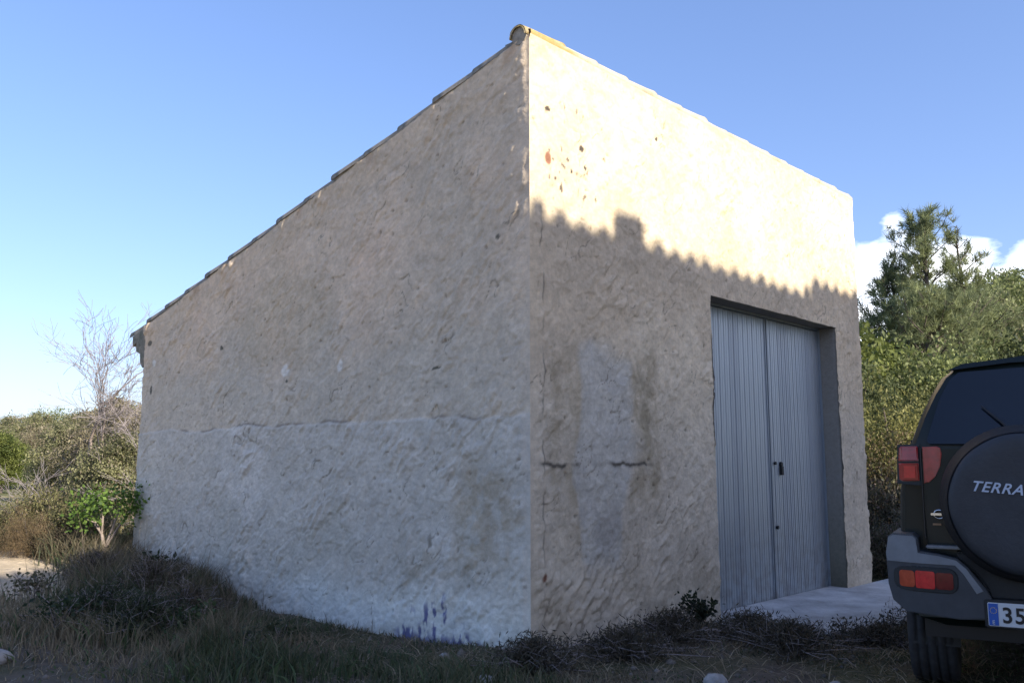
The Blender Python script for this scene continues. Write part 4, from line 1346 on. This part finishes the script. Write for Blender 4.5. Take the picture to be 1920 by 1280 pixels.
for i, (s_, t_, h_, w_, lab) in enumerate((
        (.35, -.55, .14, .40, 'low tangle of dead stems at the foot of the near corner'),
        (1.0, -.45, .15, .42, 'low tangle of dead stems under the stained patch of the front wall'),
        (1.45, -.85, .13, .38, 'brown tangle of dead weeds left of the apron, behind the dark leafy weed'),
        (1.2, -1.25, .16, .50, 'low dry tangle nearest the bottom middle of the picture'),
        (2.0, -1.55, .10, .45, 'dry tangle before the near corner of the apron'),
        (2.9, -1.75, .10, .45, 'dry tangle before the middle of the apron'),
        (3.6, -1.7, .11, .40, 'dry tangle beside the rear wheel of the car'),
        (-.35, -.35, .16, .40, 'low dark tangle left of the near corner'))):
    dry_shrub(s_, t_, h_, w_, 50 + i, lab, (.035, .033, .022), (.15, .125, .085))


def stone(name, x, y, r0, m, label, seed, flat=.6, cat='stone'):
    rr = random.Random(seed)
    bm = bmesh.new(); bmesh.ops.create_icosphere(bm, subdivisions=2, radius=r0)
    ax = (rr.uniform(.8, 1.3), rr.uniform(.7, 1.1), flat)
    for v in bm.verts:
        k = 1 + .16 * math.sin(v.co.x * 30 / r0 * .1 + seed) + rr.uniform(-.07, .07)
        v.co = Vector((v.co.x * ax[0] * k, v.co.y * ax[1] * k, v.co.z * ax[2] * k))
    o = from_bm(name, bm, m)
    o.location = (x, y, float(gz(x, y)) + r0 * flat * .3); o.rotation_euler = (0, 0, rr.uniform(0, 6))
    return tag(o, label, cat)


for i, (xp, yp, r0, nm, m, lab) in enumerate((
        (22, 1175, .09, 'stone', M_STONE, 'pale stone at the left edge of the picture, higher of two'),
        (12, 1230, .13, 'stone', M_STONE, 'larger pale stone at the left edge, lower of two'),
        (62, 1150, .05, 'stone', M_STONE, 'small pale stone left of the dark scrub'),
        (905, 1268, .06, 'stone', M_STONE, 'flat pale stone below the blue paint drips'),
        (1330, 1272, .09, 'stone', M_STONE, 'pale flat stone in the earth before the door'),
        (1545, 1274, .06, 'stone', M_STONE, 'small stone at the bottom, left of the car wheel'),
        (835, 1215, .035, 'stone', M_STONE, 'small white stone at the foot of the side wall'))):
    d = 1.25 * 1685 / (yp - 868.0)
    stone(nm, px(xp, d), d, r0, m, lab, i + 3)
for i, (s_, t_, r0, m, lab) in enumerate(((5.95, -.10, .05, M_BRICK, 'red brick fragment at the foot of the right corner of the warehouse'), (6.08, -.22, .04, M_STONE, 'small pale rubble lump beside the brick fragment'))):
    x, y = spot(s_, t_); stone('brick_fragment' if i == 0 else 'rubble_lump', x, y, r0, m, lab, 30 + i, .7, 'brick fragment' if i == 0 else 'stone')


# ------------------------------------------------------------------ four wheel drive car
def build_car():
    HEAD = R_(28)
    w, fw = np.array([math.cos(HEAD), -math.sin(HEAD)]), np.array([math.sin(HEAD), math.cos(HEAD)])
    corner = np.array([2.08, 4.85]); org = corner + .86 * w
    car = empty('car', (org[0], org[1], 0.0), -HEAD, 'dark green four wheel drive with a covered spare wheel, parked before the door', 'car')
    PAINT = mat('dark_green_paint', (0.008, 0.014, 0.012), 0.38, 0, var=.15, scale=3, coat=.12, spec=.3)
    DARK = mat('black_plastic', (0.018, 0.019, 0.02), 0.6, var=.2, scale=20, bump=.0006, bscale=200)
    VINYL = mat('grey_vinyl', (0.030, 0.033, 0.040), 0.55, var=.15, scale=8, bump=.0015, bscale=60)
    RUB = mat('tyre_rubber', (0.035, 0.035, 0.037), .8, scale=14, var=.3, bump=.002, bscale=60)
    SIL = mat('silver_grey_plastic', (0.19, 0.205, 0.23), .45, .35, var=.12, scale=9)
    GREY = mat('dark_grey_plastic', (0.045, 0.048, 0.055), .55, 0, var=.15, scale=9)
    GLASS = mat('tinted_glass', (0.006, 0.009, 0.014), .06, 0, var=.1, scale=3, spec=.6)
    RED = mat('red_lens', (0.34, 0.014, 0.018), .15, 0, var=.2, scale=30, coat=.5)
    RED2 = mat('bright_red_lens', (0.6, 0.03, 0.03), .15, 0, var=.15, scale=30, coat=.5)
    DRED = mat('dark_red_lens', (0.14, 0.008, 0.010), .15, 0, var=.2, scale=30, coat=.5)
    ORG = mat('orange_lens', (0.45, 0.07, 0.03), .15, 0, var=.15, scale=30, coat=.5)
    CHR = mat('bright_metal', (0.6, 0.62, 0.65), .2, 1.0, var=.05)
    WHITE = mat('plate_white', (0.62, 0.64, 0.66), .4, 0, var=.04)
    BLUE = mat('plate_blue', (0.02, 0.10, 0.42), .4, 0, var=.05)
    BLACK = mat('plate_black', (0.01, 0.01, 0.012), .4, 0, var=.05)
    LETTER = mat('silver_lettering', (0.50, 0.56, 0.66), .5, 0, var=.1)

    def ry(x, z):
        return max(0, z - 1.33) * .5 + (min(1, abs(x) / .88) ** 8) * .07 + max(0, .9 - z) * .02

    # --- body: cross sections along the length
    sec = [(.70, .42), (.83, .45), (.865, .56), (.875, .75), (.875, .92), (.865, 1.10), (.845, 1.22), (.805, 1.335), (.745, 1.50), (.69, 1.62), (.635, 1.715), (.575, 1.765), (.47, 1.80), (.25, 1.825)]
    stations = [0.0, .03, .10, .5, 1.3, 2.1, 2.55, 2.75, 3.05]
    V = []; F = []
    ns = len(sec)
    for k, y in enumerate(stations):
        inset = (.030, .008, 0, 0, 0, 0, 0, 0, 0)[k]
        for sgn in (-1, 1):
            for (x, z) in sec:
                xx = x - inset
                yy = y + (ry(x, z) if k < 3 else ry(x, z) * (0.6 if k == 3 else 0))
                if z > 1.335 and k >= 6:            # windscreen rake
                    f_ = (z - 1.335) / .49
                    yy = min(yy, 3.05 - f_ * .55)
                    yy = {6: 2.45, 7: 2.55, 8: 3.05}[k] if f_ <= 0 else min({6: 2.40, 7: 2.48, 8: 3.05 - f_ * .56}[k], 3.05 - f_ * .56)
                V.append((sgn * xx, yy, z))
    row = 2 * ns
    for k in range(len(stations) - 1):
        for sd_ in (0, 1):
            for i in range(ns - 1):
                a = k * row + sd_ * ns + i; b = a + row
                F.append((a, a + 1, b + 1, b) if sd_ else (a, b, b + 1, a + 1))
        a = k * row + ns - 1; F.append((a, a + row, a + row + ns, a + ns))          # roof strip
        a = k * row; F.append((a, a + ns, a + row + ns, a + row))                    # floor
    for k in (0, len(stations) - 1):
        for i in range(ns - 1):
            a = k * row + i; b = a + ns
            F.append((a, b, b + 1, a + 1) if k == 0 else (a, a + 1, b + 1, b))
    body = mk('body', np.array(V), F, PAINT, car, smooth=False)
    body['label'] = 'dark green body shell'
    for p in body.data.polygons: p.use_smooth = True
    md = body.modifiers.new('edge', 'EDGE_SPLIT'); md.split_angle = R_(38)
    # bonnet and front
    bm = bmesh.new(); prev = None
    st = [(3.0, 1.10, .74), (3.4, 1.09, .74), (3.9, 1.05, .85), (4.12, .98, .83), (4.18, .85, .82), (4.18, .45, .80)]
    for (y, z, x) in st:
        r_ = [bm.verts.new((-x, y, .42)), bm.verts.new((-x, y, max(.43, z - .08))), bm.verts.new((-x + .10, y, z)), bm.verts.new((0, y, z + .02)), bm.verts.new((x - .10, y, z)), bm.verts.new((x, y, max(.43, z - .08))), bm.verts.new((x, y, .42))]
        if prev:
            for i in range(6): bm.faces.new((prev[i], prev[i + 1], r_[i + 1], r_[i]))
        prev = r_
    bm.faces.new(prev)
    from_bm('bonnet', bm, PAINT, car)

    def panel(name, outl, off, th, m, parent=car, bevel=0.0, yfun=ry):
        bm = bmesh.new()
        vs = [bm.verts.new((x, yfun(x, z) - off, z)) for x, z in outl]
        for v in vs: v.co.y = 0
        f = bm.faces.new(vs)
        xs_ = [p[0] for p in outl]; q = min(xs_) + .02
        while q < max(xs_):
            bmesh.ops.bisect_plane(bm, geom=list(bm.verts) + list(bm.edges) + list(bm.faces), plane_co=(q, 0, 0), plane_no=(1, 0, 0)); q += .035 if abs(q) > .55 else .1
        r = bmesh.ops.extrude_face_region(bm, geom=list(bm.faces))
        top_ = set(g for g in r['geom'] if isinstance(g, bmesh.types.BMVert))
        for v in bm.verts: v.co.y = yfun(v.co.x, v.co.z) - off + (th if v in top_ else 0)
        bmesh.ops.recalc_face_normals(bm, faces=bm.faces)
        if bevel:
            es = [e for e in bm.edges if e.is_manifold and e.calc_face_angle(0) > .6 and abs(e.verts[0].co.y + off - yfun(e.verts[0].co.x, e.verts[0].co.z)) < 1e-4 and abs(e.verts[1].co.y + off - yfun(e.verts[1].co.x, e.verts[1].co.z)) < 1e-4]
            bmesh.ops.bevel(bm, geom=es, offset=bevel, segments=3, affect='EDGES', clamp_overlap=True)
        o = from_bm(name, bm, m, parent)
        return o

    def rr(x0, x1, z0, z1, r, n=4):
        pts = []
        for cx, cz, a0 in ((x1 - r, z1 - r, 0), (x0 + r, z1 - r, 90), (x0 + r, z0 + r, 180), (x1 - r, z0 + r, 270)):
            for k in range(n + 1):
                a = R_(a0 + 90 * k / n); pts.append((cx + r * math.cos(a), cz + r * math.sin(a)))
        return pts
    flat = lambda x, z: 0.0
    # tailgate: lower skin, then the glass
    tgp = [(-.735, .74), (-.74, 1.0), (-.742, 1.15), (-.74, 1.322), (-.4, 1.327), (0, 1.33), (.4, 1.327), (.74, 1.322), (.742, 1.15), (.74, 1.0), (.735, .74), (.4, .835), (0, .83), (-.4, .835)]
    tg = panel('tailgate', tgp, .008, .05, PAINT)
    box('seam', (-.7475, -.7425, -.004, .03, .86, 1.33), BLACK, tg)
    gl = panel('rear_window', [(-.70, 1.352), (-.712, 1.37), (-.640, 1.60), (-.585, 1.705), (-.54, 1.745), (0, 1.765), (.54, 1.745), (.585, 1.705), (.640, 1.60), (.712, 1.37), (.70, 1.352), (0, 1.345)], .010, .02, GLASS)
    # roof edge spoiler lip
    panel('roof_lip', [(-.60, 1.755), (-.52, 1.79), (-.3, 1.812), (0, 1.822), (.3, 1.812), (.52, 1.79), (.60, 1.755), (.3, 1.785), (0, 1.79), (-.3, 1.785)], .03, .05, PAINT)
    # wiper
    V, F = tubes([(np.array([(-.30, ry(0, 1.40) - .03, 1.40), (-.36, ry(0, 1.47) - .03, 1.47), (-.44, ry(0, 1.55) - .026, 1.55)]), [.008, .006, .004])], 6)
    mk('wiper', V, F, BLACK, gl)
    # side windows (left and right)
    for sgn in (-1, 1):
        for (y0, y1) in ((.42, 1.15), (1.25, 2.30)):
            bm = bmesh.new()
            q = [(.800, 1.37), (.752, 1.50), (.698, 1.62), (.655, 1.69)]
            a = [bm.verts.new((sgn * (x + .006), y0 + (z - 1.37) * .25, z)) for x, z in q]
            b = [bm.verts.new((sgn * (x + .006), y1 - (z - 1.37) * (.12 if y1 < 2 else .45), z)) for x, z in q]
            for i in range(3): bm.faces.new((a[i], b[i], b[i + 1], a[i + 1]))
            from_bm('side_window', bm, GLASS, car)
    bm = bmesh.new()
    vs = [bm.verts.new(p) for p in ((-.72, 2.965, 1.40), (.72, 2.965, 1.40), (.60, 2.61, 1.75), (-.60, 2.61, 1.75))]
    for v in vs: v.co.y += .03
    bm.faces.new(vs); from_bm('windscreen', bm, GLASS, car)
    # tail lights
    for sgn in (-1, 1):
        def fx(pts): return [(sgn * -x, z) for x, z in pts] if sgn > 0 else pts
        surround = [(-.872, 1.14), (-.862, 1.35), (-.748, 1.352), (-.748, 1.13)]
        tl = panel('tail_light', fx(surround), .012, .09, DARK, bevel=.004)
        tl['label'] = ('left' if sgn < 0 else 'right') + ' tail light in two red lenses'
        panel('upper_lens', fx([(-.858, 1.262), (-.852, 1.330), (-.842, 1.340), (-.762, 1.340), (-.757, 1.335), (-.757, 1.262)]), .024, .03, RED, tl, bevel=.006)
        panel('lower_lens', fx([(-.858, 1.165), (-.858, 1.250), (-.757, 1.250), (-.757, 1.158), (-.845, 1.155)]), .024, .03, RED, tl, bevel=.006)
        panel('reflector', fx([(-.832, 1.172), (-.832, 1.235), (-.775, 1.235), (-.775, 1.172)]), .027, .01, RED2, tl)
        rl = panel('gate_lens', fx([(-.735, 1.145), (-.735, 1.335), (-.665, 1.338), (-.648, 1.33), (-.642, 1.30), (-.652, 1.235), (-.680, 1.18), (-.710, 1.15)]), .018, .02, RED, tg, bevel=.005)
        rl['label'] = 'dark red lens on the tailgate beside the tail light'
        # bumper end caps with fog lamps
        cap = [(-.935, .62), (-.94, .78), (-.925, .865), (-.90, .885), (-.80, .885), (-.775, .865), (-.77, .80), (-.68, .790), (-.595, .772), (-.55, .73), (-.475, .63), (-.44, .56), (-.435, .49), (-.60, .475), (-.85, .49), (-.915, .54)]
        yb = lambda x, z: (min(1, abs(x) / .94) ** 6) * .12
        bc = panel('bumper', fx(cap), .15, .42, GREY, bevel=.022, yfun=yb)
        panel('silver_band', fx([(-.936, .735), (-.94, .78), (-.925, .862), (-.90, .880), (-.80, .880), (-.782, .865), (-.775, .795), (-.68, .785), (-.60, .767), (-.555, .728), (-.482, .62), (-.52, .60), (-.575, .695), (-.61, .735)]), .1535, .06, SIL, bc, bevel=.006, yfun=yb)
        bc['label'] = 'dark grey rear bumper end with a silver top, ' + ('left' if sgn < 0 else 'right')
        fl = panel('fog_light', fx(rr(-.905, -.595, .595, .725, .05)), .157, .05, DARK, bc, bevel=.008, yfun=yb)
        panel('orange_lens', fx(rr(-.875, -.800, .618, .700, .015)), .164, .02, ORG, fl, yfun=yb)
        panel('red_lens', fx(rr(-.797, -.705, .616, .703, .010)), .164, .02, RED2, fl, yfun=yb)
        panel('dark_lens', fx(rr(-.702, -.620, .618, .700, .015)), .164, .02, DRED, fl, yfun=yb)
    # centre of the bumper: low dark beam with the step above
    panel('bumper_beam', [(-.44, .50), (-.47, .62), (-.52, .70), (-.60, .765), (-.60, .80), (.60, .80), (.60, .765), (.52, .70), (.47, .62), (.44, .50), (.35, .43), (-.35, .43)], .07, .25, DARK, bevel=.01, yfun=flat)
    box('bumper_step', (-.74, .74, -.10, -.02, .815, .830), SIL, car, bevel=.005)
    box('underbody', (-.78, .78, .12, 4.0, .34, .46), BLACK, car)
    for sx in (-1, 1):
        box('mud_flap', (sx * .74 - .12, sx * .74 + .12, .32, .335, .26, .50), DARK, car)
    V, F = tubes([(np.array([(.45, .0, .36), (.45, .5, .38)]), [.03, .03])], 10); mk('exhaust_pipe', V, F, DARK, car)
    # number plate on its lamp housing
    pl = box('number_plate', (-.475, .045, -.165, -.158, .460, .572), WHITE, car, bevel=.003)
    box('plate_bracket', (-.49, .06, -.157, -.06, .45, .585), DARK, car, bevel=.006)
    box('blue_band', (-.472, -.430, -.1675, -.1655, .464, .568), BLUE, pl)

    def text(s, size, x, y, z, m, parent, name, ext=.0015, shear=0, rot=0, sx=1.0, space=1.0, bold=0):
        c = bpy.data.curves.new(name, 'FONT'); c.body = s; c.size = size; c.extrude = ext; c.shear = shear; c.space_character = space; c.offset = bold
        c.materials.append(m)
        tmp = bpy.data.objects.new(name, c); COL.objects.link(tmp)
        bpy.context.view_layer.update()
        me = bpy.data.meshes.new_from_object(tmp.evaluated_get(bpy.context.evaluated_depsgraph_get()))
        bpy.data.objects.remove(tmp)
        o = bpy.data.objects.new(name, me); COL.objects.link(o); o.parent = parent
        o.location = (x, y, z); o.rotation_euler = (math.pi / 2, rot, 0); o.scale = (sx, 1, 1)
        return o
    text('35', .104, -.415, -.167, .480, BLACK, pl, 'digits', sx=.93, bold=.002, space=1.12)
    text('E', .026, -.459, -.169, .470, WHITE, pl, 'country_letter')
    bm = bmesh.new()
    for k in range(12):
        a = 2 * math.pi * k / 12
        bmesh.ops.create_circle(bm, cap_ends=True, radius=.0022, segments=5, matrix=Matrix.Translation((-.451 + .014 * math.cos(a), -.1680, .535 + .014 * math.sin(a))) @ Matrix.Rotation(math.pi / 2, 4, 'X'))
    from_bm('stars', bm, mat('star_yellow', (.7, .5, .05), .5), pl)
    # spare wheel under its cover
    cx, cz, R0 = -.275, 1.055, .385
    prof = [(.0, -.285), (.12, -.274), (.24, -.284), (.30, -.282), (.315, -.279), (.328, -.274), (.338, -.264), (.350, -.235), (.362, -.20), (.380, -.12), (.378, -.08), (.355, -.055), (.30, -.045), (0, -.045)]
    V = []; F = []; n = 72
    for (r_, y) in prof:
        for k in range(n):
            a = 2 * math.pi * k / n
            wv = 1 + (.004 * math.sin(a * 9 + y * 30) if .2 < r_ else 0)
            V.append((cx + r_ * wv * math.cos(a), y, cz + r_ * wv * math.sin(a)))
    for i in range(len(prof) - 1):
        for k in range(n):
            k2 = (k + 1) % n
            F.append((i * n + k, i * n + k2, (i + 1) * n + k2, (i + 1) * n + k))
    sp = mk('spare_wheel_cover', np.array(V), np.array(F), VINYL, car, smooth=True)
    band = []
    BLK = mat('black_cover_band', (.008, .008, .009), .7)
    V2 = []; F2 = []
    for j, (r_, y) in enumerate(((.345, -.262), (.358, -.235), (.386, -.13), (.385, -.075))):
        for k in range(n):
            a = 2 * math.pi * k / n; V2.append((cx + r_ * math.cos(a), y, cz + r_ * math.sin(a)))
    for i in range(3):
        for k in range(n):
            k2 = (k + 1) % n; F2.append((i * n + k, i * n + k2, (i + 1) * n + k2, (i + 1) * n + k))
    mk('cover_band', np.array(V2), np.array(F2), BLK, sp, smooth=True)
    box('wheel_bracket', (cx - .12, cx + .12, -.045, .02, cz - .15, cz + .15), DARK, car)
    text('TERRANO', .070, -.515, -.2865, 1.118, LETTER, sp, 'lettering', ext=.001, shear=.35, rot=R_(5), sx=1.0, space=1.12, bold=.0012)
    # badge: ring with a bar across
    bm = bmesh.new()
    V, F = tubes([(np.array([(-.672 + .026 * math.cos(a), -.014, .985 + .022 * math.sin(a)) for a in np.linspace(0, 2 * math.pi, 17)]), [.0045] * 17)], 6)
    bd = mk('badge', V, F, CHR, tg, smooth=True)
    box('badge_bar', (-.712, -.632, -.020, -.010, .979, .991), CHR, tg, bevel=.002)
    box('amber_sticker', (-.705, -.665, -.0115, -.009, .928, .938), mat('amber_sticker', (.35, .2, .1), .5), tg)
    # door handle, mirrors, lamps in front
    for sgn in (-1, 1):
        box('wing_mirror', (sgn * .90 - .07, sgn * .90 + .07, 2.55, 2.63, 1.28, 1.46), DARK, car, bevel=.025)
        box('headlight', (sgn * .64 - .15, sgn * .64 + .15, 4.12, 4.19, .72, .90), CHR, car, bevel=.02)
        box('door_seam', (sgn * .877 - .002, sgn * .877 + .002, 1.22, 1.228, .5, 1.33), BLACK, car)
    box('grille', (-.45, .45, 4.15, 4.20, .70, .90), DARK, car, bevel=.01)
    box('front_bumper', (-.88, .88, 4.10, 4.32, .42, .64), SIL, car, bevel=.03)
    # wheels
    R1, WD = .36, .24
    tp = [(.20, -.10), (.24, -.118), (.30, -.124), (.335, -.118), (.352, -.100), (.36, -.085), (.362, 0), (.36, .085), (.352, .100), (.335, .118), (.30, .124), (.24, .118), (.20, .10)]
    n = 64
    V = []; F = []
    tp2 = []
    for (r_, y) in tp: tp2.append((r_, y))
    xs_ = [-.10, -.078, -.070, -.066, -.034, -.030, -.022, -.018, .018, .022, .030, .034, .066, .070, .078, .10]
    prof = tp[:4] + [(.357 if not (.02 < abs(x) < .032 or .068 < abs(x) < .076) else .345, x) for x in xs_] + tp[-4:]
    for i, (r_, y) in enumerate(prof):
        for k in range(n):
            a = 2 * math.pi * k / n
            q = r_
            if 3 < i < len(prof) - 4 and abs(y) > .066 and k % 2: q -= .011
            V.append((y, q * math.cos(a), q * math.sin(a)))
    for i in range(len(prof) - 1):
        for k in range(n):
            k2 = (k + 1) % n; F.append((i * n + k, i * n + k2, (i + 1) * n + k2, (i + 1) * n + k))
    tyre = rim = None
    for (x, y) in ((-.765, .66), (.765, .66), (-.765, 3.25), (.765, 3.25)):
        wr = empty('wheel', (x, y, .36)); wr.parent = car
        if tyre is None:
            tyre = mk('tyre', np.array(V), np.array(F), RUB, wr, smooth=False)
            bm = bmesh.new(); bmesh.ops.create_cone(bm, cap_ends=True, segments=32, radius1=.205, radius2=.205, depth=.17, matrix=Matrix.Rotation(math.pi / 2, 4, 'Y'))
            bmesh.ops.inset_individual(bm, faces=[f for f in bm.faces if len(f.verts) > 8], thickness=.03, depth=-.04)
            rim = from_bm('rim', bm, SIL, wr)
        else:
            child('tyre', tyre, wr); child('rim', rim, wr)
    V, F = tubes([(np.array([(-.65, .66, .36), (.65, .66, .36)]), [.045, .045])], 10); mk('rear_axle', V, F, DARK, car)


build_car()
